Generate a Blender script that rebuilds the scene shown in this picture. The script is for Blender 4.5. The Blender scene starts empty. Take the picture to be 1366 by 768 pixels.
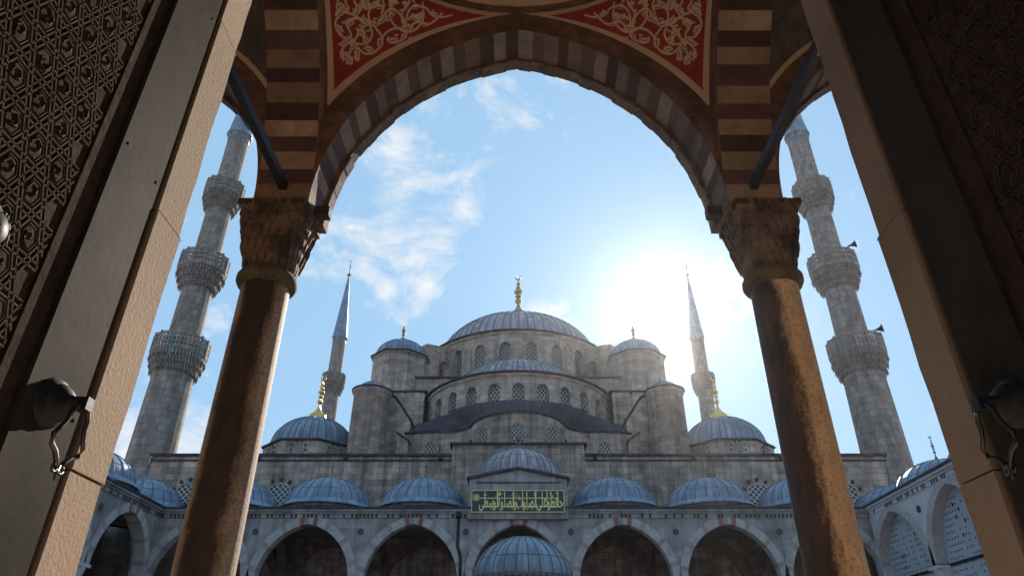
import bpy, bmesh, math, random
from math import sin, cos, pi, sqrt, radians, acos, atan2
from mathutils import Vector, Matrix
random.seed(7)
S = bpy.context.scene
COL = S.collection
# ------------------------------------------------------------------ camera, sky, sun
SUN = Vector((.2168, .8755, .484)).normalized()
EL = math.asin(SUN.z); AZ = atan2(SUN.x, SUN.y)
cd = bpy.data.cameras.new('camera'); cam = bpy.data.objects.new('camera', cd); COL.objects.link(cam)
cam.location = (0, 0, 1.5); cam.rotation_euler = (radians(90 + 30.70), 0, 0)
cd.sensor_width = 36; cd.lens = 24.0; cd.shift_x = -.0062; cd.clip_start = .05; cd.clip_end = 8000
S.camera = cam
S.view_settings.view_transform = 'Standard'; S.view_settings.look = 'None'
S.view_settings.exposure = 0.62; S.view_settings.gamma = 1; S.view_settings.use_curve_mapping = False
try:
    S.cycles.use_denoising = True; S.cycles.denoiser = 'OPENIMAGEDENOISE'
    S.cycles.max_bounces = 8; S.cycles.diffuse_bounces = 5
    S.cycles.sample_clamp_indirect = 8
except Exception: pass
W = bpy.data.worlds.new('World'); S.world = W; W.use_nodes = True
nt = W.node_tree; nt.nodes.clear()
def N(t, typ, **kw):
    n = t.nodes.new(typ)
    for k, v in kw.items(): setattr(n, k, v)
    return n
def M_(t, op, a, b=None, c=None, clamp=False):
    n = t.nodes.new('ShaderNodeMath'); n.operation = op; n.use_clamp = clamp
    for i, v in enumerate((a, b, c)):
        if v is None: continue
        if isinstance(v, (int, float)): n.inputs[i].default_value = v
        else: t.links.new(v, n.inputs[i])
    return n.outputs[0]
def MIX(t, f, a, b, mode='MIX'):
    n = t.nodes.new('ShaderNodeMix'); n.data_type = 'RGBA'; n.blend_type = mode
    for i, v in ((0, f), (6, a), (7, b)):
        if isinstance(v, (int, float)): n.inputs[i].default_value = v
        elif isinstance(v, tuple): n.inputs[i].default_value = (*v[:3], 1)
        else: t.links.new(v, n.inputs[i])
    return n.outputs[2]
def RAMP(t, f, stops):
    n = t.nodes.new('ShaderNodeValToRGB'); t.links.new(f, n.inputs[0])
    e = n.color_ramp.elements
    while len(e) < len(stops): e.new(.5)
    for q, (p, c) in zip(e, stops):
        q.position = p; q.color = (c, c, c, 1) if isinstance(c, (int, float)) else (*c, 1)
    return n.outputs[0]
def NOISE(t, vec, scale, detail=4, rough=.55, dist=0):
    n = t.nodes.new('ShaderNodeTexNoise'); n.inputs['Scale'].default_value = scale
    n.inputs['Detail'].default_value = detail; n.inputs['Roughness'].default_value = rough
    n.inputs['Distortion'].default_value = dist
    if vec is not None: t.links.new(vec, n.inputs['Vector'])
    return n.outputs['Fac']
sky = N(nt, 'ShaderNodeTexSky', sky_type='NISHITA', sun_disc=False)
sky.sun_elevation = EL; sky.sun_rotation = AZ
sky.air_density = 1.0; sky.dust_density = .2; sky.ozone_density = 1.6
tc = N(nt, 'ShaderNodeTexCoord')
dirv = tc.outputs['Generated']
def dotv(v):
    n = N(nt, 'ShaderNodeVectorMath', operation='DOT_PRODUCT')
    nt.links.new(dirv, n.inputs[0]); n.inputs[1].default_value = Vector(v).normalized(); return n.outputs['Value']
# clouds: noise on the view direction, kept to the few places where the sky has them
mp = N(nt, 'ShaderNodeMapping'); nt.links.new(dirv, mp.inputs[0]); mp.inputs['Scale'].default_value = (1.0, 1.0, 1.5)
cn = NOISE(nt, mp.outputs[0], 6.5, 10, .64, .5)
cn2 = NOISE(nt, mp.outputs[0], 17, 6, .6, .2)
cn = M_(nt, 'ADD', M_(nt, 'MULTIPLY', cn, .75), M_(nt, 'MULTIPLY', cn2, .25))
mask = None
CLOUDS = [((-.208, .809, .607), .982, .16), ((-.170, .705, .740), .988, .09), ((-.005, .688, .755), .996, .13),
          ((-.30, .86, .56), .985, .06), ((-.57, .99, .30), .985, .15), ((.045, .885, .475), .9982, .15),
          ((-.50, .80, .62), .97, .05)]
for v, c0, amp in CLOUDS:
    d = dotv(v)
    r = N(nt, 'ShaderNodeMapRange'); r.interpolation_type = 'SMOOTHSTEP'
    nt.links.new(d, r.inputs[0]); r.inputs[1].default_value = c0; r.inputs[2].default_value = 1 - (1 - c0) * .15
    r.inputs[3].default_value = 0; r.inputs[4].default_value = amp
    mask = r.outputs[0] if mask is None else M_(nt, 'MAXIMUM', mask, r.outputs[0])
cl = M_(nt, 'ADD', cn, mask)
cloud = RAMP(nt, cl, [(.595, 0.0), (.65, .34), (.74, .95)])
sd = M_(nt, 'MAXIMUM', dotv(SUN), 0)
glow = M_(nt, 'ADD', M_(nt, 'MULTIPLY', M_(nt, 'POWER', sd, 1500), 26.0), M_(nt, 'MULTIPLY', M_(nt, 'POWER', sd, 340), 1.5))
skyc = MIX(nt, 1.0, sky.outputs[0], (.98, 1.07, 1.10), 'MULTIPLY')
skyc = MIX(nt, .86, skyc, (2.3, 3.85, 5.5))
skyc = MIX(nt, cloud, skyc, (5.6, 5.7, 5.8))
gl = N(nt, 'ShaderNodeVectorMath', operation='SCALE'); gl.inputs[0].default_value = (1, .96, .9); nt.links.new(glow, gl.inputs['Scale'])
skyc = MIX(nt, 1.0, skyc, gl.outputs[0], 'ADD')
bg = N(nt, 'ShaderNodeBackground'); bg.inputs['Strength'].default_value = .105
nt.links.new(skyc, bg.inputs['Color'])
wo = N(nt, 'ShaderNodeOutputWorld'); nt.links.new(bg.outputs[0], wo.inputs['Surface'])
sl = bpy.data.lights.new('sun', 'SUN'); sl.energy = 5.0; sl.angle = radians(.53); sl.color = (1, .90, .76)
so = bpy.data.objects.new('sun', sl); COL.objects.link(so); so.location = SUN * 200
so.rotation_euler = SUN.to_track_quat('Z', 'Y').to_euler()

# ------------------------------------------------------------------ materials
def mat(name):
    m = bpy.data.materials.new(name); m.use_nodes = True
    t = m.node_tree; b = t.nodes['Principled BSDF']
    return m, t, b
def bump(t, b, h, strength, dist=.02):
    n = N(t, 'ShaderNodeBump'); n.inputs['Strength'].default_value = strength; n.inputs['Distance'].default_value = dist
    t.links.new(h, n.inputs['Height']); t.links.new(n.outputs[0], b.inputs['Normal'])
def stone(name, c1, c2, bw=.9, bh=.38, mortar=.012, mort=.55, streak=.5, rough=.88, patch=.35, bs=.5, tint=(1, .9, .82), fs=9):
    m, t, b = mat(name)
    uv = N(t, 'ShaderNodeUVMap').outputs[0]
    ob = N(t, 'ShaderNodeTexCoord').outputs['Object']
    br = N(t, 'ShaderNodeTexBrick'); t.links.new(uv, br.inputs['Vector'])
    br.inputs['Scale'].default_value = 1; br.inputs['Brick Width'].default_value = bw; br.inputs['Row Height'].default_value = bh
    br.inputs['Mortar Size'].default_value = mortar; br.inputs['Mortar Smooth'].default_value = .3
    br.inputs['Color1'].default_value = (*c1, 1); br.inputs['Color2'].default_value = (*c2, 1)
    br.inputs['Mortar'].default_value = (*[x * mort for x in c1], 1); br.inputs['Bias'].default_value = 0
    big = NOISE(t, ob, .35, 6, .65); col = MIX(t, patch, br.outputs['Color'], RAMP(t, big, [(.3, (.35, .33, .33)), (.7, (1.25 * tint[0], 1.25 * tint[1], 1.25 * tint[2]))]), 'MULTIPLY')
    mp = N(t, 'ShaderNodeMapping'); t.links.new(ob, mp.inputs[0]); mp.inputs['Scale'].default_value = (1.6, 1.6, .13)
    st = NOISE(t, mp.outputs[0], 1.0, 6, .7)
    col = MIX(t, streak, col, RAMP(t, st, [(.38, .22), (.60, 1.05)]), 'MULTIPLY')
    m2 = N(t, 'ShaderNodeMapping'); t.links.new(uv, m2.inputs[0]); m2.inputs['Scale'].default_value = (.9 / bw, .55 / bh, 1)
    bl = NOISE(t, m2.outputs[0], 1.1, 2, .6); col = MIX(t, .42, col, RAMP(t, bl, [(.36, (.55, .53, .53)), (.5, (1, 1, 1)), (.66, (1.4, 1.36, 1.32))]), 'MULTIPLY')
    fine = NOISE(t, ob, fs, 6, .7); col = MIX(t, .35, col, RAMP(t, fine, [(.25, .6), (.75, 1.35)]), 'MULTIPLY')
    t.links.new(col, b.inputs['Base Color']); b.inputs['Roughness'].default_value = rough
    hh = M_(t, 'ADD', M_(t, 'MULTIPLY', br.outputs['Fac'], -.6), M_(t, 'MULTIPLY', fine, .8))
    bump(t, b, hh, bs, .03 * 9 / fs)
    return m
def plain(name, c, rough=.8, metal=0, var=.35, sc=6, bs=.25, spec=None, rust=None):
    m, t, b = mat(name)
    ob = N(t, 'ShaderNodeTexCoord').outputs['Object']
    n1 = NOISE(t, ob, sc, 7, .65); n2 = NOISE(t, ob, sc * .22, 5, .6)
    f = M_(t, 'ADD', M_(t, 'MULTIPLY', n1, .5), M_(t, 'MULTIPLY', n2, .5))
    col = MIX(t, 1.0, c, RAMP(t, f, [(.3, 1 - var), (.7, 1 + var)]), 'MULTIPLY')
    if rust: col = MIX(t, RAMP(t, n2, [(.5, 0.0), (.62, .8)]), col, rust)
    t.links.new(col, b.inputs['Base Color']); b.inputs['Roughness'].default_value = rough; b.inputs['Metallic'].default_value = metal
    if spec is not None: b.inputs['Specular IOR Level'].default_value = spec
    if bs: bump(t, b, n1, bs, .02)
    return m
def lead(name, c, streaks=.5, rough=.5, spec=.5):
    m, t, b = mat(name)
    ob = N(t, 'ShaderNodeTexCoord').outputs['Object']; uv = N(t, 'ShaderNodeUVMap').outputs[0]
    mp = N(t, 'ShaderNodeMapping'); t.links.new(uv, mp.inputs[0]); mp.inputs['Scale'].default_value = (3.0, .22, 1)
    n1 = NOISE(t, mp.outputs[0], 1.3, 6, .7); n2 = NOISE(t, ob, .9, 6, .65)
    col = MIX(t, streaks, c, RAMP(t, n1, [(.32, (.36, .33, .32)), (.5, (.95, .95, .97)), (.66, (1.75, 1.78, 1.8))]), 'MULTIPLY')
    col = MIX(t, .6, col, RAMP(t, n2, [(.34, (.5, .45, .44)), (.66, (1.3, 1.32, 1.35))]), 'MULTIPLY')
    t.links.new(col, b.inputs['Base Color']); b.inputs['Roughness'].default_value = rough; b.inputs['Metallic'].default_value = .1; b.inputs['Specular IOR Level'].default_value = spec
    bump(t, b, n2, .3, .05)
    return m
def two_tone(name, c, c2, sc):
    m, t, b = mat(name)
    ob = N(t, 'ShaderNodeTexCoord').outputs['Object']
    n1 = NOISE(t, ob, sc, 8, .7); n2 = NOISE(t, ob, sc * .25, 5, .65)
    col = MIX(t, RAMP(t, n1, [(.42, 0.0), (.6, 1.0)]), c, c2)
    col = MIX(t, .8, col, RAMP(t, n2, [(.3, .45), (.65, 1.2)]), 'MULTIPLY')
    t.links.new(col, b.inputs['Base Color']); b.inputs['Roughness'].default_value = .85
    bump(t, b, n1, .5, .02); return m
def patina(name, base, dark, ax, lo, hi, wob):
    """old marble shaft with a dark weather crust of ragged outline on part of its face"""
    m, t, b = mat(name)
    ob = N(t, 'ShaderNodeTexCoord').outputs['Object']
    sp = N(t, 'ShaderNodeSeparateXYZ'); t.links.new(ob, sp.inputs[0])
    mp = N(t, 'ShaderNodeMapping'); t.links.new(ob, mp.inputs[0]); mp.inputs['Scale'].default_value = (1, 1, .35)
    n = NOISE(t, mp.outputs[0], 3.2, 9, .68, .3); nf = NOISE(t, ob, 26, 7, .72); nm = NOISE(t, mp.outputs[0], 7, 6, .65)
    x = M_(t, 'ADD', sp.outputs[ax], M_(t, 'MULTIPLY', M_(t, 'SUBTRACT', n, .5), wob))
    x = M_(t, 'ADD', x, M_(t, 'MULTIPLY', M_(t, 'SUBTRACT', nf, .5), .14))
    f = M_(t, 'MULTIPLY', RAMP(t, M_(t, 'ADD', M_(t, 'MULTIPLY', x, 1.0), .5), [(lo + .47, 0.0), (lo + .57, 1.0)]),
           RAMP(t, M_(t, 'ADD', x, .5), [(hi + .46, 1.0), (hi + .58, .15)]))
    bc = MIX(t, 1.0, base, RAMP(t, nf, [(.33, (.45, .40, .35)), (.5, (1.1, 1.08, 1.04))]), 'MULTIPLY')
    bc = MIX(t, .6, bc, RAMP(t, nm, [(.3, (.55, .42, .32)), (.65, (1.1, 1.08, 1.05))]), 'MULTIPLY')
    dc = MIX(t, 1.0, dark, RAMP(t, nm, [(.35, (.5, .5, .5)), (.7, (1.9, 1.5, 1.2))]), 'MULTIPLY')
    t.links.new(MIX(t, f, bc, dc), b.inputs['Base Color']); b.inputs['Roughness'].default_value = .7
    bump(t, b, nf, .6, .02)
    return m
MT = {}
MT['ashlar'] = stone('grey_ashlar', (.56, .46, .395), (.37, .295, .25), .95, .42, .014, .42, .5)
MT['ashlar_hall'] = stone('hall_ashlar', (.54, .435, .37), (.33, .26, .22), 1.0, .44, .016, .38, .7, patch=.5)
MT['minaret'] = stone('minaret_ashlar', (.35, .30, .275), (.25, .21, .19), .85, .55, .022, .42, .45)
MT['marble_wall'] = stone('grey_marble', (.40, .375, .375), (.31, .29, .295), 1.5, .62, .006, .7, .55, .7, .4, .3)
MT['jamb'] = stone('tan_jamb_stone', (.46, .325, .23), (.40, .28, .195), 3, 1.55, .0, .3, .15, bs=1.0, patch=.45, fs=55)
MT['gate'] = stone('gate_stone', (.36, .29, .23), (.30, .24, .19), 1.2, .5, .01, .5, .3)
MT['vous_a'] = plain('pale_voussoir', (.40, .36, .35), .85)
MT['vous_b'] = plain('rose_voussoir', (.30, .245, .24), .85)
MT['vous_red'] = plain('red_voussoir', (.26, .105, .085), .85)
MT['cream'] = plain('cream_stripe', (.40, .265, .18), .85, var=.25, sc=5)
MT['maroon'] = plain('maroon_stripe', (.125, .055, .048), .85, var=.4, sc=8)
VC = {'cream_v': (.29, .20, .14), 'dark_v': (.135, .074, .055), 'cream': (.39, .255, .17), 'maroon': (.125, .056, .048)}
for nm, c in VC.items():
    for k in range(3):
        g = (.72, 1.0, 1.22)[k]; h = (1.06, 1.0, .95)[k]
        MT['%s_%d' % (nm, k)] = two_tone('%s_block_%d' % (nm, k), tuple(x * g * q for x, q in zip(c, (h, 1, 1 / h))), tuple(x * g * .62 for x in c), 3.5 + 1.5 * k)
MT['band'] = two_tone('brown_archivolt', (.16, .085, .06), (.24, .13, .085), 5)
MT['cream_v'] = plain('cream_voussoir', (.42, .31, .235), .85, var=.3, sc=7)
MT['dark_v'] = plain('dark_voussoir', (.15, .09, .075), .85, var=.4, sc=9)
MT['trim'] = two_tone('crumbling_trim', (.25, .17, .125), (.10, .062, .05), 9)
MT['plaster'] = plain('cream_plaster', (.64, .45, .30), .85, var=.2, sc=4)
MT['red'] = plain('red_plaster', (.33, .03, .026), .8, var=.4, sc=9)
MT['scroll'] = plain('cream_scroll', (.66, .49, .32), .85, var=.25, sc=12)
MT['bare'] = two_tone('bare_masonry', (.17, .13, .11), (.09, .065, .06), 7)
MT['lead'] = lead('lead_sheet', (.185, .24, .315), .75)
MT['lead_w'] = lead('weathered_lead_sheet', (.31, .275, .30), .85)
MT['lead_d'] = lead('dark_lead_sheet', (.060, .054, .064), .75, .7, .2)
MT['seam'] = plain('lead_seam', (.12, .125, .145), .55, .1, .3, 3, 0)
MT['gold'] = plain('gilded_copper', (.72, .47, .14), .28, .9, .25, 8, .1)
MT['aged'] = plain('aged_gilding', (.40, .27, .10), .4, .7, .4, 5, .1)
MT['tarn'] = plain('tarnished_copper', (.20, .17, .13), .45, .6, .4, 8, .1)
MT['dark'] = plain('dark_glass', (.018, .02, .024), .25, 0, .3, 3, 0)
MT['grille_d'] = plain('grey_grille', (.33, .33, .32), .85, 0, .3, 4, 0)
MT['grille'] = plain('plaster_grille', (.40, .385, .37), .85, 0, .3, 4, 0)
MT['iron'] = plain('black_iron', (.03, .029, .032), .55, .5, .4, 9, .2)
MT['aged_iron'] = plain('worn_iron', (.10, .09, .08), .35, .8, .3, 9, .1)
MT['wood'] = plain('dark_tie_beam', (.045, .034, .03), .8, 0, .4, 9, .2)
MT['bronze'] = two_tone('bronze_collar', (.14, .10, .05), (.055, .045, .03), 12)
MT['porphyry'] = plain('porphyry_disc', (.075, .05, .055), .6, 0, .3, 6, 0)
MT['board'] = plain('green_board', (.006, .05, .055), .55, 0, .25, 3, 0)
MT['lett'] = plain('gilt_lettering', (.80, .62, .24), .5, 0, .15, 5, 0)
MT['tile'] = plain('turquoise_tile', (.05, .16, .26), .5, 0, .3, 5, 0)
MT['lead_cone'] = lead('cone_lead', (.17, .235, .31), .3)
MT['screen'] = plain('pale_screen', (.38, .40, .43), .5, 0, .12, 2, .05)
MT['white'] = plain('white_marble', (.52, .50, .51), .75, 0, .2, 2, .1)
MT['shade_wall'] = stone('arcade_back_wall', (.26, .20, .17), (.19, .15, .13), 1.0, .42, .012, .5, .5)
MT['plate'] = plain('worn_metal_plate', (.046, .037, .029), .7, 0, .75, 4, .15, spec=.04, rust=(.05, .038, .03))
MT['carve'] = plain('carved_dark_wood', (.060, .038, .028), .85, 0, .5, 22, .3, spec=.03)
MT['rib'] = plain('carved_rib_wood', (.066, .044, .031), .8, 0, .45, 25, .3, spec=.04)
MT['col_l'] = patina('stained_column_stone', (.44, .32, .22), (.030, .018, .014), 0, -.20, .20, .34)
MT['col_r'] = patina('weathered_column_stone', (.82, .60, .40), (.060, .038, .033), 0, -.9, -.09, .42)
MT['cap'] = two_tone('stained_capital_stone', (.22, .135, .085), (.042, .026, .02), 2.6)
MT['paint'] = plain('faded_teal_stain', (.05, .19, .21), .6, 0, .3, 5, 0)
def pave():
    m, t, b = mat('courtyard_slabs')
    ob = N(t, 'ShaderNodeTexCoord').outputs['Object']
    br = N(t, 'ShaderNodeTexBrick'); t.links.new(ob, br.inputs['Vector']); br.inputs['Scale'].default_value = 1
    br.inputs['Brick Width'].default_value = 1.1; br.inputs['Row Height'].default_value = .7; br.inputs['Mortar Size'].default_value = .008
    br.inputs['Color1'].default_value = (.52, .45, .38, 1); br.inputs['Color2'].default_value = (.44, .37, .31, 1); br.inputs['Mortar'].default_value = (.2, .18, .16, 1)
    n = NOISE(t, ob, .7, 6, .6)
    t.links.new(MIX(t, .5, br.outputs[0], RAMP(t, n, [(.3, .7), (.7, 1.15)]), 'MULTIPLY'), b.inputs['Base Color'])
    b.inputs['Roughness'].default_value = .6
    return m
MT['pave'] = pave()

# ------------------------------------------------------------------ mesh builder
WL = {}
class MB:
    def __init__(s): s.v = []; s.f = []; s.uv = []; s.m = []; s.sm = []
    def face(s, pts, m=0, uv=None, smooth=False):
        i = len(s.v); pts = [Vector(p) for p in pts]; s.v += pts; s.f.append(tuple(range(i, i + len(pts))))
        if uv is None:
            n = Vector((0, 0, 0))
            for k in range(len(pts)):
                a, b = pts[k], pts[(k + 1) % len(pts)]
                n += Vector(((a.y - b.y) * (a.z + b.z), (a.z - b.z) * (a.x + b.x), (a.x - b.x) * (a.y + b.y)))
            if n.length > 0: n.normalize()
            if abs(n.z) > .8: uv = [(p.x, p.y) for p in pts]
            else:
                tv = Vector((-n.y, n.x, 0)).normalized() if (abs(n.x) + abs(n.y)) > 1e-6 else Vector((1, 0, 0))
                uv = [(p.dot(tv), p.z) for p in pts]
        s.uv.append(uv); s.m.append(m); s.sm.append(smooth)
    def box(s, x0, x1, y0, y1, z0, z1, m=0):
        p = [(x, y, z) for z in (z0, z1) for y in (y0, y1) for x in (x0, x1)]
        for q in ((0, 2, 3, 1), (4, 5, 7, 6), (0, 1, 5, 4), (1, 3, 7, 5), (3, 2, 6, 7), (2, 0, 4, 6)):
            s.face([p[i] for i in q], m)
    def obox(s, c, hx, hy, hz, ang=0, m=0, tilt=None):
        R = Matrix.Rotation(ang, 3, 'Z')
        if tilt is not None: R = R @ tilt
        p = [Vector(c) + R @ Vector((x * hx, y * hy, z * hz)) for z in (-1, 1) for y in (-1, 1) for x in (-1, 1)]
        for q in ((0, 2, 3, 1), (4, 5, 7, 6), (0, 1, 5, 4), (1, 3, 7, 5), (3, 2, 6, 7), (2, 0, 4, 6)):
            s.face([p[i] for i in q], m)
    def lathe(s, prof, n=32, c=(0, 0), a0=0, a1=2 * pi, m=0, smooth=True, sq=None):
        cx, cy = c; k = n
        R = max(r for r, z in prof)
        for i in range(k):
            t0 = a0 + (a1 - a0) * i / k; t1 = a0 + (a1 - a0) * (i + 1) / k
            L = 0
            for (r0, z0), (r1, z1) in zip(prof, prof[1:]):
                d = sqrt((r1 - r0) ** 2 + (z1 - z0) ** 2); L2 = L + d
                P = lambda r, t, z: (cx + r * cos(t), cy + r * sin(t), z)
                pts = [P(r0, t0, z0), P(r0, t1, z0), P(r1, t1, z1), P(r1, t0, z1)]
                uv = [(t0 * R, L), (t1 * R, L), (t1 * R, L2), (t0 * R, L2)]
                if abs(z1 - z0) > .6 * d: uv = [(t0 * R, z0), (t1 * R, z0), (t1 * R, z1), (t0 * R, z1)]
                if r0 < 1e-6: pts = [pts[0], pts[2], pts[3]]; uv = [uv[0], uv[2], uv[3]]
                elif r1 < 1e-6: pts = pts[:3]; uv = uv[:3]
                mm = m(i) if callable(m) else m
                if d > 1e-9: s.face(pts, mm, uv, smooth)
                L = L2
    def tube(s, pts, r, n=6, m=0, smooth=True, cap=True):
        pts = [Vector(p) for p in pts]; rings = []
        for i, p in enumerate(pts):
            d = (pts[min(i + 1, len(pts) - 1)] - pts[max(i - 1, 0)]).normalized()
            a = d.cross(Vector((0, 0, 1)));
            if a.length < .05: a = d.cross(Vector((1, 0, 0)))
            a.normalize(); b = d.cross(a)
            rr = r[i] if isinstance(r, (list, tuple)) else r
            rings.append([p + rr * (a * cos(2 * pi * k / n) + b * sin(2 * pi * k / n)) for k in range(n)])
        for A, B in zip(rings, rings[1:]):
            for k in range(n): s.face([A[k], A[(k + 1) % n], B[(k + 1) % n], B[k]], m, None, smooth)
        if cap: s.face(rings[0][::-1], m); s.face(rings[-1], m)
    def prism(s, poly, f0, f1, m=0):
        """poly of 2-D points mapped by f0 / f1 to the two end faces"""
        a = [Vector(f0(*p)) for p in poly]; b = [Vector(f1(*p)) for p in poly]
        s.face(a[::-1], m); s.face(b, m)
        for i in range(len(poly)):
            j = (i + 1) % len(poly); s.face([a[i], a[j], b[j], b[i]], m)
    def build(s, name, mats, parent=None, merge=True, bev=0):
        off = WL[parent.name] if parent else Vector((0, 0, 0))
        me = bpy.data.meshes.new(name)
        me.from_pydata([v - off for v in s.v], [], s.f)
        uvl = me.uv_layers.new(name='UVMap')
        k = 0
        for u in s.uv:
            for q in u: uvl.data[k].uv = q; k += 1
        me.polygons.foreach_set('material_index', s.m); me.polygons.foreach_set('use_smooth', s.sm)
        if not isinstance(mats, (list, tuple)): mats = [mats]
        for q in mats: me.materials.append(MT[q])
        if merge:
            bm = bmesh.new(); bm.from_mesh(me)
            bmesh.ops.remove_doubles(bm, verts=bm.verts, dist=1e-5)
            bmesh.ops.recalc_face_normals(bm, faces=bm.faces)
            bm.to_mesh(me); bm.free()
        o = bpy.data.objects.new(name, me); COL.objects.link(o)
        if parent: o.parent = parent; WL[o.name] = off
        else: WL[o.name] = Vector((0, 0, 0))
        return o
def thing(name, label, cat, loc=(0, 0, 0), group=None):
    o = bpy.data.objects.new(name, None); COL.objects.link(o); o.location = loc
    o.empty_display_size = .5
    WL[o.name] = Vector(loc); o['label'] = label; o['category'] = cat
    if group: o['group'] = group
    return o
KIDS = {}
def copy_tree(o, parent=None):
    c = o.copy(); COL.objects.link(c)
    WL[c.name] = WL[o.name].copy()
    if parent: c.parent = parent
    for ch in list(o.children): copy_tree(ch, c)
    return c
USED = set()
def put(o, parent, loc, rz=0):
    """an instance of mesh o (built round the origin) as a part of parent, at a world place"""
    if o.name in USED:
        o = o.copy(); COL.objects.link(o)
    else: USED.add(o.name)
    o.parent = parent; o.location = Vector(loc) - WL[parent.name]; o.rotation_euler = (0, 0, rz)
    WL[o.name] = WL[parent.name]
    return o

# pointed arch helpers -------------------------------------------------------------------
def arch(a, h, t=0, n=16):
    R = (a * a + h * h) / (2 * a); cx = R - a; Rt = R + t
    th = acos(max(-1, min(1, -cx / Rt)))
    L = [(cx + Rt * cos(pi + (th - pi) * i / n), Rt * sin(pi + (th - pi) * i / n)) for i in range(n + 1)]
    return L + [(-x, z) for x, z in L[-2::-1]]
def arch_at(a, h, t, u):
    """point at fraction u (0 left spring, 1 apex, 2 right spring) of the arch offset outwards by t"""
    R = (a * a + h * h) / (2 * a); cx = R - a; Rt = R + t
    th = acos(max(-1, min(1, -cx / Rt))); v = u if u <= 1 else 2 - u
    x, z = cx + Rt * cos(pi + (th - pi) * v), Rt * sin(pi + (th - pi) * v)
    return (x, z) if u <= 1 else (-x, z)
def arch_ring(mb, a, h, z0, t, d0, d1, f, nv, m, sub=2, keys=None, faces=('in', 'out', 'f0', 'f1'), jit=0, seed=1):
    """voussoir ring; f(s, d, z) -> world; m(i) material of voussoir i"""
    n = nv * sub; jr = random.Random(seed)
    B = [i / nv + (jr.uniform(-jit, jit) / nv if 0 < i < 2 * nv and i != nv else 0) for i in range(2 * nv + 1)]
    U = [B[i // sub] + (B[min(i // sub + 1, 2 * nv)] - B[i // sub]) * (i % sub) / sub for i in range(2 * n + 1)]
    I = [arch_at(a, h, 0, u) for u in U]; E = [arch_at(a, h, t, u) for u in U]
    for i in range(2 * n):
        k = m(i // sub); (x0, y0), (x1, y1) = I[i], I[i + 1]; (X0, Y0), (X1, Y1) = E[i], E[i + 1]
        if 'in' in faces: mb.face([f(x0, d0, z0 + y0), f(x1, d0, z0 + y1), f(x1, d1, z0 + y1), f(x0, d1, z0 + y0)], k)
        if 'out' in faces: mb.face([f(X0, d0, z0 + Y0), f(X0, d1, z0 + Y0), f(X1, d1, z0 + Y1), f(X1, d0, z0 + Y1)], k)
        for d, q in ((d0, 'f0'), (d1, 'f1')):
            if q in faces: mb.face([f(x0, d, z0 + y0), f(x1, d, z0 + y1), f(X1, d, z0 + Y1), f(X0, d, z0 + Y0)], k)
def arcade_wall(mb, s0, s1, z0, z1, openings, d0, d1, f, m=0, ms=0, step=50):
    """wall from s0 to s1, z0 to top z1, with pointed openings (centre, half, rise[, jamb height])"""
    s = s0
    def q4(P, mm):          # P: (s, d, z) corners
        mb.face([f(*p) for p in P], mm, [(p[0] + p[1], p[2]) for p in P])
    def panel(a, b):
        if b - a < 1e-4: return
        n = max(1, int((b - a) / step + .99))
        for k in range(n):
            u, v = a + (b - a) * k / n, a + (b - a) * (k + 1) / n
            for d in (d0, d1): q4([(u, d, z0), (v, d, z0), (v, d, z1), (u, d, z1)], m)
            q4([(u, d0, z0), (u, d1, z0), (v, d1, z0), (v, d0, z0)], ms); q4([(u, d0, z1), (u, d1, z1), (v, d1, z1), (v, d0, z1)], m)
    for op in openings:
        c, a, h = op[:3]; hj = op[3] if len(op) > 3 else 0
        panel(s, c - a)
        P = [(x, z + hj) for x, z in arch(a, h, 0, 14 if not hj else 6)]
        if hj: P = [(-a, 0)] + P + [(a, 0)]
        for (x0, y0), (x1, y1) in zip(P, P[1:]):
            if x1 - x0 > 1e-6:
                for d in (d0, d1): q4([(c + x0, d, z0 + y0), (c + x1, d, z0 + y1), (c + x1, d, z1), (c + x0, d, z1)], m)
                q4([(c + x0, d0, z1), (c + x1, d0, z1), (c + x1, d1, z1), (c + x0, d1, z1)], m)
            mb.face([f(c + x0, d0, z0 + y0), f(c + x1, d0, z0 + y1), f(c + x1, d1, z0 + y1), f(c + x0, d1, z0 + y0)], ms, [(c + x0, z0 + y0), (c + x1, z0 + y1), (c + x1, z0 + y1 + .5), (c + x0, z0 + y0 + .5)])
        s = c + a
    panel(s, s1)
    for q in (s0, s1): mb.face([f(q, d0, z0), f(q, d1, z0), f(q, d1, z1), f(q, d0, z1)], m)

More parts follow.
